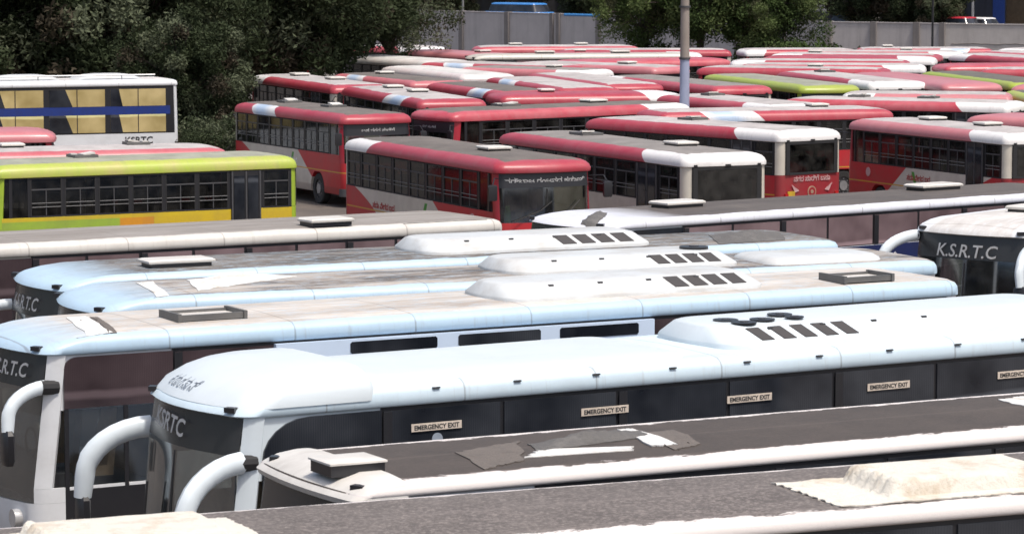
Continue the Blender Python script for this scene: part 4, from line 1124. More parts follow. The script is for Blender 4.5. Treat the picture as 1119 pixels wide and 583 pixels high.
r3 = B('red', 'rear_dark', (378, 163), (550, 191), 'R', 'R', 'red bus with white rear roof corner and lettered destination board above its windscreen', ('lid', None), G1_, hx=(2.0, -1), extra=both(board(KA['b'], 0.25), side_text('right', -2.2, 1.25), hivis), lim=(0.8, 1.2)); r3.scale.y = 1.07
r2 = B('red', 'mid_dark', (255, 122), (376, 137), 'R', 'R', 'red bus with pale blue roof patch and visible front wheel at the tree edge', ('vent', 'vent'), G1_, hx=(-2.6, 1.0), extra=both(board('ಬಸ ನಗರ ಸಾರಿಗೆ', 0.22), side_text('right', 0.2, 1.3, 'letter_w', False)))
b1 = B('red', 'rear_mid', (540, 156), (749, 183.5), 'L', 'R', 'red bus with cream-framed rear window showing seats, next to the lettered board bus', ('lid', 'vent'), G1_, hx=(-2.6, 2.0), extra=rear_text, lim=(0.8, 1.2))
b2 = B('red', 'rear_pale', (634, 140), (853, 156), 'L', 'R', 'red bus with tall cream-framed rear window above emblem and pink lettering', ('vent', None), G1_, hx=(0.8, 1), extra=rear_text)
b3 = B('red', 'rear_pale', (923, 141), (1100, 159), 'L', 'R', 'red bus with white swoosh, green arc and folding door on its long side', ('lid', 'lid'), G1_, hx=(1.8, -1.8), extra=side_text('left', 0.2, 1.38))
r4 = B('red', 'rear_dark', (490, 134), (757, 123), 'L', 'L', 'long red bus seen side on, white rear roof, beneath the lamp pole', ('vent', 'lid'), G1_, extra=board('ನಗರ ಸಾರಿಗೆ', 0.2))
g1 = B('green', 'green', (40, 194.5), (327, 184), 'L', 'R', 'lime green bus with black door and yellow lower panels beside the tar-topped coach', ('vent', None), G3_, hx=(1.5, -2))
r1 = B('red', 'front_pale', (272, 90), (363, 103), 'L', 'L', 'red bus with white roof tip just in front of the dark trees', ('lid', 'lid'), G2_, hx=(2.0, -1.6))
r1b = B('red', 'mid_pale', (371, 103.5), (460, 120), 'L', 'L', 'red bus with pale blue roof patch and three hatches in front of the white bus', ('lid', 'lid'), G2_)
w1 = B('white', 'white', (388, 77.5), (506, 90.5), 'R', 'R', 'white bus with row of grey side windows below the tree boughs', (None, None), G2_, lim=(0.8, 1.0))
c1 = B('white', 'white', (380, 69), (468, 75), 'R', 'R', 'pale bus almost hidden under the tree boughs', (None, None), G2_)
l1 = B('red', 'rear_pale', (-40, 182), (256, 175), 'R', 'R', 'red bus with white rear roof directly behind the lime bus on the left', ('vent', 'lid'), G2_)
l2 = B('red', 'red_all', (-200, 160), (66, 156), 'R', 'R', 'red roofed bus wedged between sleeper coach and lime bus', (None, None), G2_)
ra = B('red', 'mid_pale', (765, 134), (982, 130), 'R', 'R', 'red bus with pale blue middle roof patch behind the twin rear-window buses', ('lid', None), G2_, extra=None)
rb = B('red', 'rear_pale', (885, 119), (1103, 124), 'L', 'R', 'red bus with long white rear roof corner behind the green-arc bus', ('vent', 'vent'), G2_)
rb2 = B('red', 'front_pale', (917, 112.5), (1090, 114), 'L', 'L', 'red bus with short white roof nose between the lime buses', (None, None), G2_, lim=(0.62, 1))
g2 = B('green', 'green', (755, 88), (877, 103), 'R', 'R', 'lime green bus right beside the lamp pole with its dark front showing', (None, None), G3_)
rc = B('red', 'rear_pale', (845, 86), (951, 99), 'L', 'R', 'red bus with white rear roof and cream rear frame beside the lime bus nose', ('vent', None), G2_)
rd = B('red', 'red_all', (922, 87), (1033, 101), 'R', 'R', 'dark red bus with white destination lettering beside a yellow green bus', (None, None), G2_, extra=board('ಕರಾರಸಾ ಸಾರಿಗೆ', 0.26))
g3 = B('green', 'green_dark', (995, 85), (1106, 99.5), 'R', 'R', 'yellow green bus behind the dark red lettered bus', (None, None), G3_)
g4 = B('green', 'green_dark', (1096, 108), (1154, 122), 'R', 'R', 'yellow green bus at the frame edge above the pink roofs', (None, None), G3_)
rf = B('red', 'red_all', (1050, 137), (1250, 147), 'L', 'L', 'pink roofed bus directly behind the green-arc bus', (None, None), G2_)
FAR = [  # roof, left px, right px, front, anchor, label, hatches
 ('rear_mid', (520, 82.5), (637, 86), 'L', 'R', 'red bus with white rear corner just past the white bus and its tree', (None, 'lid'), (0.68, 1)),
 ('red_pale', (560, 76), (718, 82), 'R', 'R', 'red bus with rounded red end pointing at the lamp pole', ('lid', None)),
 ('front_dark', (655, 91), (816, 108), 'L', 'L', 'dark topped red bus with small white roof tip crossing behind the lamp pole', (None, None)),
 ('red_pale', (573, 88), (661, 101.5), 'R', 'R', 'red bus slanting towards the long side-on red bus', (None, None)),
 ('mid_pale', (530, 93), (612, 106), 'R', 'R', 'red bus with pale roof edge, angled between two slanting red buses', (None, None)),
 ('mid_dark', (470, 100), (545, 110), 'L', 'R', 'red bus with bluish roof patch tucked behind the three-hatch bus', (None, None)),
 ('redw_all', (590, 114), (748, 112), 'L', 'R', 'pink roofed bus with pale end touching the lamp pole', ('lid', None), (0.7, 1)),
 ('red_all', (440, 62), (530, 68), 'R', 'R', 'red bus peeping past the last tree boughs', ('lid', None)),
 ('red_pale', (520, 58.5), (700, 57.5), 'L', 'L', 'red bus with cream hatch against the concrete wall', ('lid', 'lid')),
 ('red_all', (640, 75), (803, 72), 'R', 'R', 'deep red bus end just right of the lamp pole', (None, None)),
 ('front_pale', (795, 74), (965, 75), 'L', 'L', 'red bus with white roof nose facing the deep red bus end', (None, None)),
 ('red_pale', (757, 82), (950, 84.5), 'L', 'L', 'pink topped bus just above the lime bus roof', (None, 'lid')),
 ('front_pale', (838, 66.5), (1000, 68), 'L', 'L', 'red bus with white roof nose under the creeper hedge', ('lid', None)),
 ('rear_pale', (818, 79), (1012, 80), 'L', 'R', 'red bus with big white rear roof in the third row from the wall', (None, None)),
 ('red_all', (1030, 80), (1210, 79), 'L', 'L', 'deep red bus nose meeting the big white roof corner', (None, None)),
 ('front_pale', (1033, 66), (1160, 74), 'L', 'L', 'red bus with white nose and open windows by the cracked plaster wall', (None, None)),
 ('front_pale', (1085, 60), (1250, 65), 'L', 'L', 'red bus with white nose hard against the cracked plaster wall', (None, None)),
 ('mid_pale', (1068, 84), (1246, 86), 'L', 'L', 'red bus with pale patch above the yellow green bus', (None, None)),
 ('red_pale', (610, 62), (800, 62), 'L', 'L', 'red bus sheltering below the wall creeper beside the cream coach', (None, None)),
 ('redw_all', (1100, 103), (1290, 106), 'L', 'L', 'white tipped red bus next to the yellow green bus front', (None, None)),
]
FAR += [
 ('mid_pale', (938, 60.5), (1040, 60.5), 'L', 'L', 'red bus with pale patch, last row before the thin pole', ('lid', None), (0.7, 1)),
 ('front_pale', (812, 62), (925, 61.5), 'L', 'L', 'white-nosed red bus one row in front of the wall bushes', (None, None), (0.6, 1)),
 ('redw_all', (880, 70.5), (1022, 71.5), 'L', 'R', 'crimson bus with white tail squeezed between two rows below the wall', (None, None)),
 ('rear_pale', (714, 113.3), (840, 125.8), 'L', 'L', 'red bus with pale roof behind the bus with the pale blue middle patch', ('vent', None), (0.72, 1)),
 ('mid_dark', (363, 88.8), (451, 98.1), 'R', 'R', 'red bus with dark top between the three-hatch bus and the white bus', (None, 'lid'), (0.8, 1)),
 ('mid_pale', (451, 76), (606, 80.9), 'R', 'R', 'red bus with pale patch directly behind the white bus roof', (None, None), (0.62, 0.78)),
 ('front_pale', (1067, 63.1), (1174, 69.4), 'R', 'L', 'red bus parked slantwise by the cracked plaster wall', (None, None), (0.8, 1)),
 ('redw_all', (590, 66), (760, 66.3), 'L', 'L', 'faded red bus whose roof just shows over the cream-edged coach', ('lid', None), (0.8, 1)),
 ('rear_pale', (880, 64), (1050, 64.3), 'L', 'L', 'red bus with long white tail just below the wall bushes', (None, 'lid'), (0.8, 1)),
 ('front_pale', (340, 56), (462, 59), 'R', 'R', 'red bus with pale front roof deep under the tree boughs', (None, None)),
]
for i, e_ in enumerate(FAR):
    rf_, a, b, fr, an, lb, hs = e_[:7]
    r = B('red', rf_, a, b, fr, an, lb, hs, G2_, lim=e_[7] if len(e_) > 7 else (0.84, 1.13))
    for c in list(r.children):        # too small and too hidden to show their saloon
        if c.name.split('.')[0] in ('seat', 'grab_pole', 'dashboard'): bpy.data.objects.remove(c)
finish_buses()
def overlaps():
    from itertools import combinations
    def corners(e):
        r, Ls, W, c, th, _ = e
        u = Vector((math.cos(th), math.sin(th))); v = Vector((-u.y, u.x)); cc = r.location.xy
        return [cc + u * Ls / 2 * i + v * W / 2 * j for i, j in ((1, 1), (1, -1), (-1, -1), (-1, 1))], (u, v)
    for e, f in combinations(registry, 2):
        A, ax = corners(e); Bc, bx = corners(f); pen = 9
        for n in ax + bx:
            a = [p.dot(n) for p in A]; b = [p.dot(n) for p in Bc]
            pen = min(pen, min(max(a), max(b)) - max(min(a), min(b)))
        if pen > 0.05: print('OVERLAP %.2f | %s | %s' % (pen, e[0]['label'][:60], f[0]['label'][:60]))
if True:
    for e in registry: print('%5.1f fit %5.1f  @(%.1f,%.1f) h=%.0f  %s' % (e[5], e[1], e[0].location.x, e[0].location.y, math.degrees(e[4]), e[0]['label'][:50]))
    overlaps()

# ------------------------------------------------------------------ setting
def ground_mat():
    t = NT('yard_asphalt')
    f = t.ramp(t.noise(0.25, 8, 0.7, off=False), 0.35, 0.7); g = t.ramp(t.noise(6, 6, 0.8, off=False), 0.4, 0.7)
    c = t.mix(f, (0.095, 0.08, 0.07), (0.17, 0.14, 0.115)); c = t.mix(t.mul(g, 0.4), c, (0.06, 0.055, 0.05))
    return t.bsdf(c, 0.85, bump=g, bstr=0.2)
mb = MB(); mb.face([(-900, -40, 0), (900, -40, 0), (900, 2000, 0), (-900, 2000, 0)], ground_mat()); tag(mb.build('ground', smooth=0), kind='structure')
def concrete(name, c1, c2):
    t = NT(name)
    f = t.ramp(t.noise(0.6, 8, 0.7, off=False), 0.3, 0.7); g = t.ramp(t.noise(1.0, 7, 0.75, sc=(1.5, 1.5, 0.12), off=False), 0.5, 0.8)
    c = t.mix(f, c1, c2); c = t.mix(t.mul(g, 0.6), c, tuple(v * 0.45 for v in c1))
    return t.bsdf(c, 0.9, bump=t.noise(12, 6, 0.7), bstr=0.3)
M['wall'] = concrete('stained_concrete', (0.50, 0.47, 0.46), (0.41, 0.385, 0.38))
M['pil'] = concrete('dark_concrete', (0.24, 0.22, 0.21), (0.17, 0.155, 0.15))
M['plaster'] = concrete('old_plaster', (0.52, 0.49, 0.47), (0.42, 0.39, 0.37))
ZW = 3.5
def wall(name, label, pix, mat, pil, z=ZW, pilm='pil', pw=0.42):
    root = empty(name, label, 'wall')
    for (a, b) in zip(pix, pix[1:]):
        A, Bq = P(a[0], a[1], z), P(b[0], b[1], z); d = (Bq - A); L = d.length; th = math.atan2(d.y, d.x)
        mb = MB(); mb.box((0, 0, z / 2), (L, 0.22, z), M[mat]); mb.box((0, 0, z + 0.032), (L, 0.30, 0.06), M[mat])
        o = mb.build('wall_panel', root, smooth=0); o.location = ((A.x + Bq.x) / 2, (A.y + Bq.y) / 2, 0); o.rotation_euler = (0, 0, th)
    for px, w in pil:
        for (a, b) in zip(pix, pix[1:]):
            if a[0] <= px <= b[0]:
                t = (px - a[0]) / (b[0] - a[0]); q = P(px, a[1] + t * (b[1] - a[1]), z); A, Bq = P(a[0], a[1], z), P(b[0], b[1], z); th = math.atan2(Bq.y - A.y, Bq.x - A.x)
                mb = MB(); mb.box((0, -0.06, (z + 0.09) / 2), (w, 0.40, z + 0.09), M[pilm]); o = mb.build('pilaster', root, smooth=0); o.location = (q.x, q.y, 0); o.rotation_euler = (0, 0, th)
    return root
wall('boundary_wall', 'grey concrete panel wall with dark pilasters along the back of the yard', [(150, 4), (430, 11), (655, 17), (905, 24.5), (1033, 26.5)], 'wall',
     [(240, .45), (320, .45), (400, .45), (455, .45), (506, .42), (556, .42), (605, .32), (612, .32), (656, .42), (706, .42), (757, .42), (808, .42), (858, .42), (907, .40), (956, .40), (1003, .42), (1031, .35)])
pw_ = wall('boundary_wall', 'pale plastered wall with horizontal crack and ledge, carrying on past the thin pole', [(1034, 26.5), (1300, 30)], 'plaster', [])
A, Bq = P(1034, 26.5, ZW), P(1300, 30, ZW)
pts = []; rnd = random.Random(5)
dd = (Bq - A); nn = Vector((-dd.y, dd.x, 0)).normalized()
if nn.y > 0: nn = -nn
mb = MB(); mb.tube([A + dd * (k / 40) + nn * 0.115 + Vector((0, 0, -1.12 - 0.05 * rnd.random() - 0.03 * math.sin(k))) for k in range(1, 41)], 0.03, M['pil'], 5); mb.build('crack_ledge', pw_)
A, Bq = P(617, 16.2, ZW + 0.12), P(655, 17.2, ZW + 0.12)
mb = MB(); mb.tube([A, Bq], 0.09, plain('blue_pipe_paint', (0.05, 0.25, 0.6), 0.5), 8); tag(mb.build('pipe'), 'short blue pipe lying on top of the concrete wall', 'pipe')
# raised road behind the wall
ra_, rb_ = P(150, 4, ZW), P(1300, 30, ZW); dv = (rb_ - ra_).normalized(); nv = Vector((-dv.y, dv.x, 0))
q0, q1 = ra_ - dv * 60 + nv * 0.4, rb_ + dv * 60 + nv * 0.4
mb = MB(); mb.skin([[Vector((p.x, p.y, z)) for p in (q0, q1, q1 + nv * 14, q0 + nv * 14)] for z in (-0.5, 2.3)], ground_mat()); tag(mb.build('road', smooth=0), kind='structure')
mb = MB(); mb.skin([[Vector((p.x, p.y, z)) for p in (q0 + nv * 14.004, q1 + nv * 14.004, q1 + nv * 120, q0 + nv * 120)] for z in (-0.5, 2.42)], concrete('pavement_concrete', (0.2, 0.18, 0.16), (0.13, 0.12, 0.11))); tag(mb.build('pavement', smooth=0), kind='structure')
RZ = math.atan2(dv.y, dv.x)
def onroad(px, py, z, back=0.0):
    q = P(px, py, z); return Vector((q.x, q.y, 0)) 
def along(px, off):
    """point on the raised road behind the wall at picture column px, off metres beyond the wall"""
    t = (px - 150) / 1150; yy = 4 + t * 26
    q = P(px, yy, ZW) + nv * off; k = q.y / P(px, yy, ZW).y
    return Vector((P(px, yy, ZW).x * k, q.y, 2.3))
# blue minibus, red car, yellow car, small white car on the road
def small_car(name, label, loc, rz, L, W, H, col, cabin=(0.1, 0.55), cat='car', roofcol=None):
    m = paint(name + '_paint', col, 0.3, 0.15); root = empty(name, label, cat)
    root.location = loc; root.rotation_euler = (0, 0, rz)
    sh = Shell(L, W, 0.35, 0.3, 0.2, 0.12, [])
    mb = MB(); sh.solid(mb, [(0.25, 0.06), (0.35, 0), (0.62 * H, 0.0), (0.66 * H, 0.05)], m); b = mb.build('body', root); cut_arches(b, (L * 0.31, -L * 0.3), W, 0.36, 0.32)
    c0, c1 = cabin; xf, xr = L / 2 - c0 * L, -L / 2 + (1 - c0 - c1) * L
    s2 = Shell(xf - xr, W - 0.1, 0.25, 0.25, 0.12, 0.08, [])
    mb = MB(); s2.solid(mb, [(0.66 * H - 0.02, 0.0), (0.94 * H, 0.12, 0.32, 0.2)], M['tint_black']); g = mb.build('windows', root, loc=((xf + xr) / 2, 0, 0))
    mb = MB(); s2.solid(mb, [(0.93 * H, 0.115, 0.31, 0.19), (0.97 * H, 0.15, 0.35, 0.23), (H, 0.3, 0.5, 0.4)], roofcol or m); mb.build('roof', root, loc=((xf + xr) / 2, 0, 0))
    for x in (L * 0.31, -L * 0.3):
        for sd in (-1, 1): wheel(root, x, sd * (W / 2 - 0.12), 0.3)
    for sd in (-1, 1):
        mb = MB(); mb.box((L / 2 - 0.1, sd * W * 0.36, 0.55 * H), (0.12, 0.28, 0.12), M['lamp']); mb.build('headlight', root, smooth=0)
    return root
small_car('minibus', 'blue minibus with pale roof panel above the concrete wall', along(568, 1.6), RZ, 5.7, 1.9, 1.85, (0.05, 0.24, 0.62), (0.06, 0.88), 'minibus')
small_car('parked_car', 'red car with white bonnet behind the plastered wall', along(1045, 2.5), RZ, 3.9, 1.7, 1.5, (0.5, 0.03, 0.05))
small_car('parked_car', 'white car beside the red one behind the wall', along(1066, 4.6), RZ, 3.9, 1.7, 1.45, (0.75, 0.75, 0.75))
small_car('parked_car', 'yellow car under the trees beyond the wall', along(921, 3.0), RZ, 3.8, 1.65, 1.55, (0.6, 0.42, 0.05))
# two-wheelers seen as small coloured specks
def scooter(label, loc, rz, col):
    root = empty('scooter', label, 'scooter', 'scooters parked beyond the wall'); root.location = loc; root.rotation_euler = (0, 0, rz); m = plain('scooter_paint', col, 0.35)
    mb = MB(); mb.skin([[Vector((x, y * w, z)) for y, z in ((-0.16, zb), (0.16, zb), (0.14, zt), (-0.14, zt))] for x, w, zb, zt in ((-0.75, 0.5, 0.55, 0.75), (-0.5, 1, 0.4, 0.85), (-0.1, 1, 0.35, 0.78), (0.15, 0.9, 0.25, 0.35), (0.4, 0.9, 0.28, 0.4))], m)
    mb.skin([[Vector((x, y * w, z)) for x, z in ((0.38, 0.3), (0.55, 1.02), (0.5, 1.05), (0.3, 0.35))] for y, w in ((-0.2, 1), (0.2, 1))], m); mb.build('body', root)
    mb = MB(); mb.tube([(0.48, -0.34, 1.1), (0.5, 0, 1.04), (0.48, 0.34, 1.1)], 0.02, M['black'], 6); mb.build('handlebar', root)
    mb = MB(); mb.box((-0.3, 0, 0.86), (0.7, 0.28, 0.1), M['black']); mb.build('saddle', root, smooth=0)
    for x in (0.55, -0.55): wheel(root, x, 0.0, 0.25)
    return root
for i, (px, off, col, lb) in enumerate([(933, 2.2, (0.6, 0.6, 0.1), 'pale yellow scooter next to the yellow car'), (941, 2.6, (0.65, 0.65, 0.62), 'white scooter between two other scooters'), (949, 2.2, (0.2, 0.35, 0.12), 'green scooter near the dark tree trunk'), (957, 2.8, (0.6, 0.55, 0.45), 'cream scooter at the end of the scooter line')]):
    scooter(lb, along(px, off), RZ + 1.2 + i * 0.1, col)
# buildings beyond the road
def building(name, label, px, off, w, dpt, h, wallm, feats, z0=2.42):
    root = empty(name, label, 'building'); root.location = along(px, off); root.location.z = z0; root.rotation_euler = (0, 0, RZ)
    mb = MB(); mb.box((0, dpt / 2, h / 2), (w, dpt, h), wallm); mb.build('wall', root, smooth=0)
    mb = MB(); mb.box((0, dpt / 2 - 0.15, h + 0.1), (w + 0.4, dpt + 0.5, 0.2), M['pil']); mb.build('roof', root, smooth=0)
    for k, (nm, x, z, ww, hh, m) in enumerate(feats):
        mb = MB(); mb.box((x, -0.03, z + hh / 2), (ww, 0.10, hh), M[m] if isinstance(m, str) else m)
        if nm == 'shutter':
            for j in range(int(hh / 0.16)): mb.box((x, -0.09, z + 0.08 + j * 0.16), (ww - 0.02, 0.03, 0.07), M[m] if isinstance(m, str) else m)
        mb.build(nm, root, smooth=0)
    return root
tan = concrete('tan_render', (0.16, 0.13, 0.10), (0.11, 0.09, 0.07)); dk = concrete('dark_render', (0.07, 0.065, 0.06), (0.04, 0.038, 0.036)); bl = concrete('slate_blue_render', (0.05, 0.06, 0.085), (0.035, 0.04, 0.06))
M['shut'] = plain('brown_shutter', (0.20, 0.15, 0.10), 0.5, 0.3); M['shblue'] = plain('blue_sign_paint', (0.03, 0.08, 0.35), 0.5)
building('shop_building', 'brown shuttered shop at the far corner beyond the plastered wall', 1140, 15, 8.5, 8, 5.5, tan, [('shutter', -2.2, 0.3, 3.2, 2.6, 'shut'), ('shutter', 1.6, 0.3, 3.2, 2.6, 'shut'), ('signboard', 0, 3.3, 7.6, 0.8, 'pil')])
building('shop_building', 'slate blue shop front with white posts beyond the parked red car', 1062, 15, 5.4, 8, 5.2, bl, [('door', -1.0, 0.0, 1.1, 2.3, 'tint_black'), ('signboard', 0.4, 2.9, 3.6, 0.8, 'pil'), ('post', 0.1, 0.0, 0.14, 3.2, 'letter_w'), ('post', -1.9, 0.0, 0.10, 3.2, 'letter_w'), ('sign_strip', 2.2, 0.4, 0.9, 3.0, 'shblue')])
building('house', 'white house with dark lower opening beyond the trees', 897, 14, 3.2, 8, 5.0, M['plaster'], [('garage_door', 0.1, 0.0, 2.6, 1.35, 'tint_black')])
building('warehouse', 'long dark warehouse stretching behind the concrete wall', 560, 24, 36, 10, 7.0, dk, [('opening', -14 + 4 * i, 0.4, 2.6, 2.8, 'black') for i in range(8)])
building('warehouse', 'dark brown block behind the trees beyond the road', 800, 26, 24, 10, 7.0, tan, [('opening', -9 + 4 * i, 0.4, 2.6, 2.8, 'black') for i in range(5)])
building('warehouse', 'dark shed seen through the trees by the scooters', 985, 22, 12, 8, 6.5, dk, [('opening', -4 + 4 * i, 0.4, 2.6, 2.8, 'black') for i in range(3)])
building('warehouse', 'shadowy low block behind the dense dark trees', 150, 20, 56, 10, 8.0, dk, [('opening', -20 + 5 * i, 0.4, 2.6, 2.8, 'black') for i in range(9)])
# poles
def pole(label, px, py_ground_D, r, h, mats, split, name='lamp_post', arm=True):
    D = py_ground_D; x = (px - 559.5) / F * D
    root = empty(name, label, 'pole'); root.location = (x, D, 0)
    mb = MB(); mb.tube([(0, 0, 0), (0, 0, split)], [r * 1.12, r], M[mats[0]], 16); mb.build('painted_base', root)
    mb = MB(); mb.tube([(0, 0, split), (0, 0, h)], [r * 0.98, r * 0.7], M[mats[1]], 16); mb.build('shaft', root)
    mb = MB()
    for z in (split + 0.02, split + 1.8): mb.cyl((0, 0, z), r * 1.18, 0.07, M['darkgrey'], 'z', 16)
    mb.build('band', root)
    if arm:
        mb = MB(); mb.tube([(0, 0, h - 0.1), (0.4, 0, h + 0.3), (1.6, 0, h + 0.5)], 0.05, M['steel'], 8); a = mb.build('lamp_arm', root)
        mb = MB(); mb.box((1.8, 0, h + 0.48), (0.7, 0.26, 0.12), M['grey']); mb.build('lamp_head', a, smooth=0)
    return root
M['poleblue'] = paint('blue_grey_pole_paint', (0.34, 0.38, 0.52), 0.5, 0.2); M['polebrown'] = paint('weathered_pole', (0.30, 0.26, 0.23), 0.6, 0.4)
pole('tall lamp pole with blue grey lower half standing among the buses', 748, 111.0, 0.165, 11, ('poleblue', 'polebrown'), 4.45)
pole('thin dark pole in front of the concrete wall', 1018, 190, 0.075, 9, ('black', 'black'), 1.0, arm=False)
pole('slim grey pole rising behind the concrete wall near the blue minibus', 506, 232, 0.09, 9, ('grey', 'grey'), 1.0, arm=False)
# ------------------------------------------------------------------ trees
def leafmat(name, a, b):
    t = NT(name); f = t.oi.outputs['Random']
    n = t.ramp(t.noise(0.9, 4), 0.3, 0.7)
    bs = t.n('ShaderNodeBsdfPrincipled'); c = t.mix(n, a, b); t.l(c, bs.inputs['Base Color']); bs.inputs['Roughness'].default_value = 0.75; bs.inputs['Specular IOR Level'].default_value = 0.12
    tr = t.n('ShaderNodeBsdfTranslucent'); t.l(c, tr.inputs[0]); mx = t.n('ShaderNodeMixShader'); mx.inputs[0].default_value = 0.18
    t.l(bs.outputs[0], mx.inputs[1]); t.l(tr.outputs[0], mx.inputs[2]); t.l(mx.outputs[0], t.out.inputs[0]); return t.m
LM = {'dark': [leafmat('dark_leaf', (0.030, 0.042, 0.020), (0.050, 0.064, 0.032)), leafmat('dusty_leaf', (0.08, 0.098, 0.055), (0.125, 0.14, 0.09)), leafmat('brown_leaf', (0.05, 0.045, 0.03), (0.085, 0.07, 0.05))],
      'mid': [leafmat('green_leaf', (0.040, 0.066, 0.020), (0.065, 0.095, 0.032)), leafmat('light_leaf', (0.085, 0.12, 0.040), (0.12, 0.15, 0.06)), leafmat('olive_leaf', (0.055, 0.06, 0.032), (0.08, 0.085, 0.045))]}
M['bark'] = plain('bark', (0.07, 0.055, 0.045), 0.9)
def tree_proto(seed, H, cr, z0, tint, nclump, per, leaf, trunk=True, name='tree', squash=1.0):
    """trunk with limbs, crown of many small leaves gathered in clumps"""
    rnd = random.Random(seed); root = empty(name)
    cz = (z0 + H) / 2; hz = (H - z0) / 2
    cl = []
    for _ in range(nclump):
        while True:
            v = Vector((rnd.uniform(-1, 1), rnd.uniform(-1, 1), rnd.uniform(-1, 1)))
            if 0.15 < v.length < 1: break
        v = v * (0.55 + 0.45 * rnd.random()) / max(0.6, v.length) if rnd.random() < 0.6 else v
        k = 1.0 + 0.25 * math.sin(3 * math.atan2(v.y, v.x) + seed)
        cl.append(Vector((v.x * cr * k, v.y * cr * k * squash, cz + v.z * hz)))
    if trunk:
        mb = MB(); mb.tube([(0, 0, -0.1), (0.1, 0.05, z0 * 0.6 + 0.5), (0, 0.1, cz)], [0.32, 0.25, 0.16], M['bark'], 10); mb.build('trunk', root)
        mb = MB()
        for c in cl[::3]:
            m_ = Vector((c.x * 0.4, c.y * 0.4, cz * 0.55 + c.z * 0.45 - 0.4))
            mb.tube([(0, 0.05, max(0.8, cz * 0.55)), m_, c], [0.11, 0.06, 0.02], M['bark'], 5)
        mb.build('limbs', root)
    verts, faces, mats = [], [], []
    for ci, c in enumerate(cl):
        rad = rnd.uniform(0.5, 1.05) * cr * 0.24 + 0.12; mi = rnd.choice((0, 0, 0, 0, 1, 1, 2))
        for _ in range(per):
            d = Vector((rnd.gauss(0, 1), rnd.gauss(0, 1), rnd.gauss(0, 0.75))); d = d.normalized() * rad * rnd.random() ** 0.45
            p = c + d + Vector((0, 0, -0.1 * d.xy.length))
            n = (Vector((rnd.gauss(0, 1), rnd.gauss(0, 1), rnd.gauss(0.5, 1)))).normalized(); t_ = n.orthogonal().normalized(); t_ = (Matrix.Rotation(rnd.uniform(0, 2 * PI), 3, n) @ t_); b_ = n.cross(t_)
            sz = leaf * rnd.uniform(0.6, 1.3); i0 = len(verts)
            verts += [p - t_ * sz, p + b_ * sz * 0.42 - n * sz * 0.1, p + t_ * sz, p - b_ * sz * 0.42 - n * sz * 0.1]
            faces.append((i0, i0 + 1, i0 + 2, i0 + 3)); mats.append(mi)
    me = bpy.data.meshes.new('crown'); me.from_pydata([tuple(v) for v in verts], [], faces)
    for m in LM[tint]: me.materials.append(m)
    me.polygons.foreach_set('material_index', mats)
    o = bpy.data.objects.new('crown', me); C.objects.link(o); o.parent = root
    return root
protos = {}
def tree(key, px, D, label, group=None, sc=1.0, rz=None, cat='tree', z=0.0, **kw):
    if key not in protos:
        protos[key] = tree_proto(**TP[key]); r = protos[key]
    else: r = copy_tree(protos[key])
    r.name = TP[key].get('name', 'tree'); tag(r, label, cat, group)
    r.location = ((px - 559.5) / F * D, D, z); r.rotation_euler = (0, 0, rz if rz is not None else random.uniform(0, 6.28)); r.scale = (sc, sc, sc)
    return r
TP = {
 'big': dict(seed=1, H=9.5, cr=4.2, z0=1.2, tint='dark', nclump=115, per=400, leaf=0.14, name='broadleaf_tree'),
 'big2': dict(seed=2, H=9.0, cr=4.0, z0=2.6, tint='dark', nclump=100, per=400, leaf=0.14, name='broadleaf_tree'),
 'shrub': dict(seed=3, H=2.6, cr=1.7, z0=0.2, tint='dark', nclump=26, per=200, leaf=0.08, trunk=True, name='shrub'),
 'sparse': dict(seed=9, H=9.0, cr=4.4, z0=3.0, tint='dark', nclump=70, per=230, leaf=0.10, name='broadleaf_tree'),
 'right': dict(seed=4, H=9.5, cr=4.0, z0=3.1, tint='mid', nclump=80, per=330, leaf=0.12, name='broadleaf_tree'),
 'hedge': dict(seed=5, H=2.2, cr=1.8, z0=0.2, tint='mid', nclump=22, per=200, leaf=0.10, trunk=True, name='shrub'),
}
GT = 'dark trees behind the sleeper coach'
for px, D, k, sc, lb in [(-30, 128, 'big', 1.0, 'dense dark tree above the front of the lilac sleeper coach'), (75, 130, 'big', 1.05, 'dense dark tree above the middle of the lilac sleeper coach'),
                     (158, 131, 'big', 1.0, 'dense dark tree above the rear of the lilac sleeper coach'), (200, 124, 'big', 0.6, 'dark low-branched tree between sleeper coach and red bus with blue patch'),
                     (10, 142, 'big2', 1.1, 'tall dark tree in the second line behind the sleeper coach'), (120, 144, 'big2', 1.15, 'tall dark tree filling the gap in the second line'),
                     (225, 143, 'big', 1.1, 'dark dusty tree behind the low-branched tree'), (292, 144, 'big', 1.05, 'dark tree rising over the white-tipped red bus'),
                     (350, 152, 'big2', 1.1, 'dusty tree rising behind the front of the white bus'), (372, 158, 'big2', 1.0, 'dusty tree with boughs over the white bus'),
                     (425, 162, 'sparse', 0.85, 'lighter spreading tree whose boughs reach the concrete wall')]:
    tree(k, px, D, lb, GT, sc)
for px, D, sc, lb in [(208, 117, 0.9, 'leafy shrub at the rear corner of the sleeper coach'), (230, 112, 0.85, 'rounded shrub beside the red bus with the blue patch'), (247, 116, 0.9, 'shrub under the dark tree behind the red bus')]:
    tree('shrub', px, D, lb, 'shrubs at the foot of the dark trees', sc, cat='shrub')
for px, D, sc, lb in [(705, 186, 0.8, 'tree overhanging the concrete wall left of the lamp pole'), (765, 184, 0.9, 'green tree in front of the wall behind the lamp pole'), (815, 182, 0.9, 'green tree with drooping boughs before the concrete wall'), (840, 181, 0.72, 'green tree whose right boughs reach the white house')]:
    tree('right', px, D, lb, 'green trees in front of the concrete wall', sc)
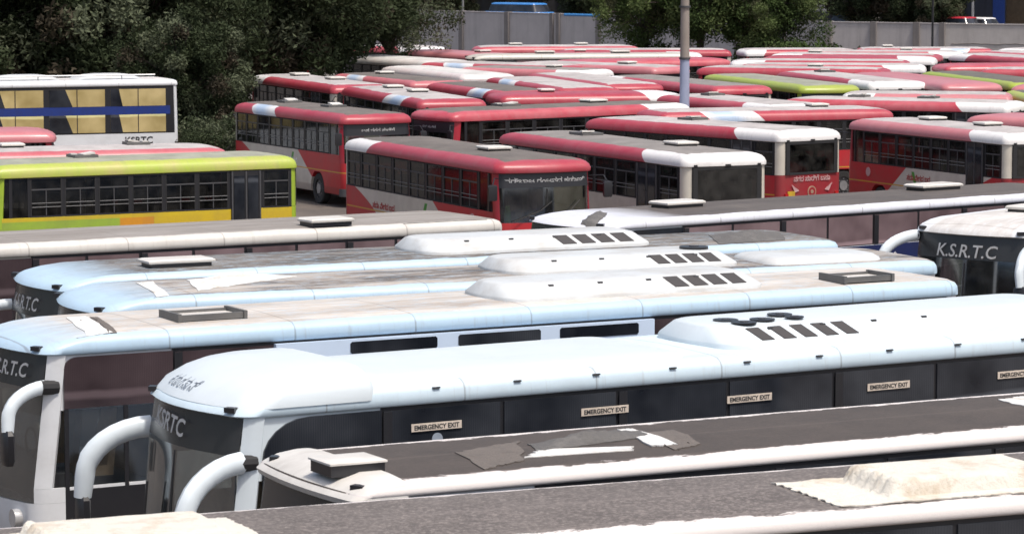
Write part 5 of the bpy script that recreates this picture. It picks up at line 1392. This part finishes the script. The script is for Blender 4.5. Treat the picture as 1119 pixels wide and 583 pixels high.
for px, D, sc, lb in [(940, 207, 0.75, 'dark tree beyond the wall above the scooters'), (985, 205, 0.8, 'dark tree beyond the wall near the thin pole'), (1022, 203, 0.55, 'narrow tree beyond the wall beside the slate blue shop'), (640, 232, 0.8, 'dark tree beyond the wall near the short blue pipe'), (495, 243, 0.8, 'dark tree beyond the wall above the blue minibus tail')]:
    tree('big', px, D, lb, 'trees beyond the wall', sc, z=1.9)
for i, (px, D, sc, lb) in enumerate([(848, 180, 1.0, 'bush at the wall foot under the drooping tree'), (880, 179, 1.0, 'bush at the wall foot below the white house'), (910, 179, 0.9, 'bush at the wall foot by the first pilaster right of the trees'), (965, 178, 0.8, 'creeper bush between two pilasters of the wall'), (990, 177, 0.75, 'creeper bush beside the thin pole'), (722, 186, 0.9, 'bush behind the cream-edged coach left of the lamp pole')]):
    tree('hedge', px, D, lb, 'bushes along the wall', sc * 1.45, cat='bush')

# ------------------------------------------------------------------ light
w = bpy.data.worlds.new('World'); S.world = w; w.use_nodes = True
nt = w.node_tree; bg = nt.nodes['Background']; sk = nt.nodes.new('ShaderNodeTexSky'); sk.sky_type = 'NISHITA'; sk.sun_disc = False
EL, AZ = R(66), R(138)          # azimuth measured from +Y towards +X
sk.sun_elevation = EL; sk.sun_rotation = AZ; sk.air_density = 1.0; sk.dust_density = 5.0; sk.ozone_density = 0.3
nt.links.new(sk.outputs[0], bg.inputs[0]); bg.inputs[1].default_value = 0.15
sun = bpy.data.lights.new('sun', 'SUN'); sun.energy = 2.8; sun.angle = R(5); sun.color = (1, 0.95, 0.88)
so = bpy.data.objects.new('sun', sun); C.objects.link(so)
dv_ = Vector((math.sin(AZ) * math.cos(EL), math.cos(AZ) * math.cos(EL), math.sin(EL)))
so.rotation_euler = dv_.to_track_quat('Z', 'Y').to_euler()
S.view_settings.view_transform = 'Standard'; S.view_settings.look = 'None'; S.view_settings.exposure = 0.10; S.view_settings.gamma = 1
S.cycles.max_bounces = 8; S.cycles.transparent_max_bounces = 12
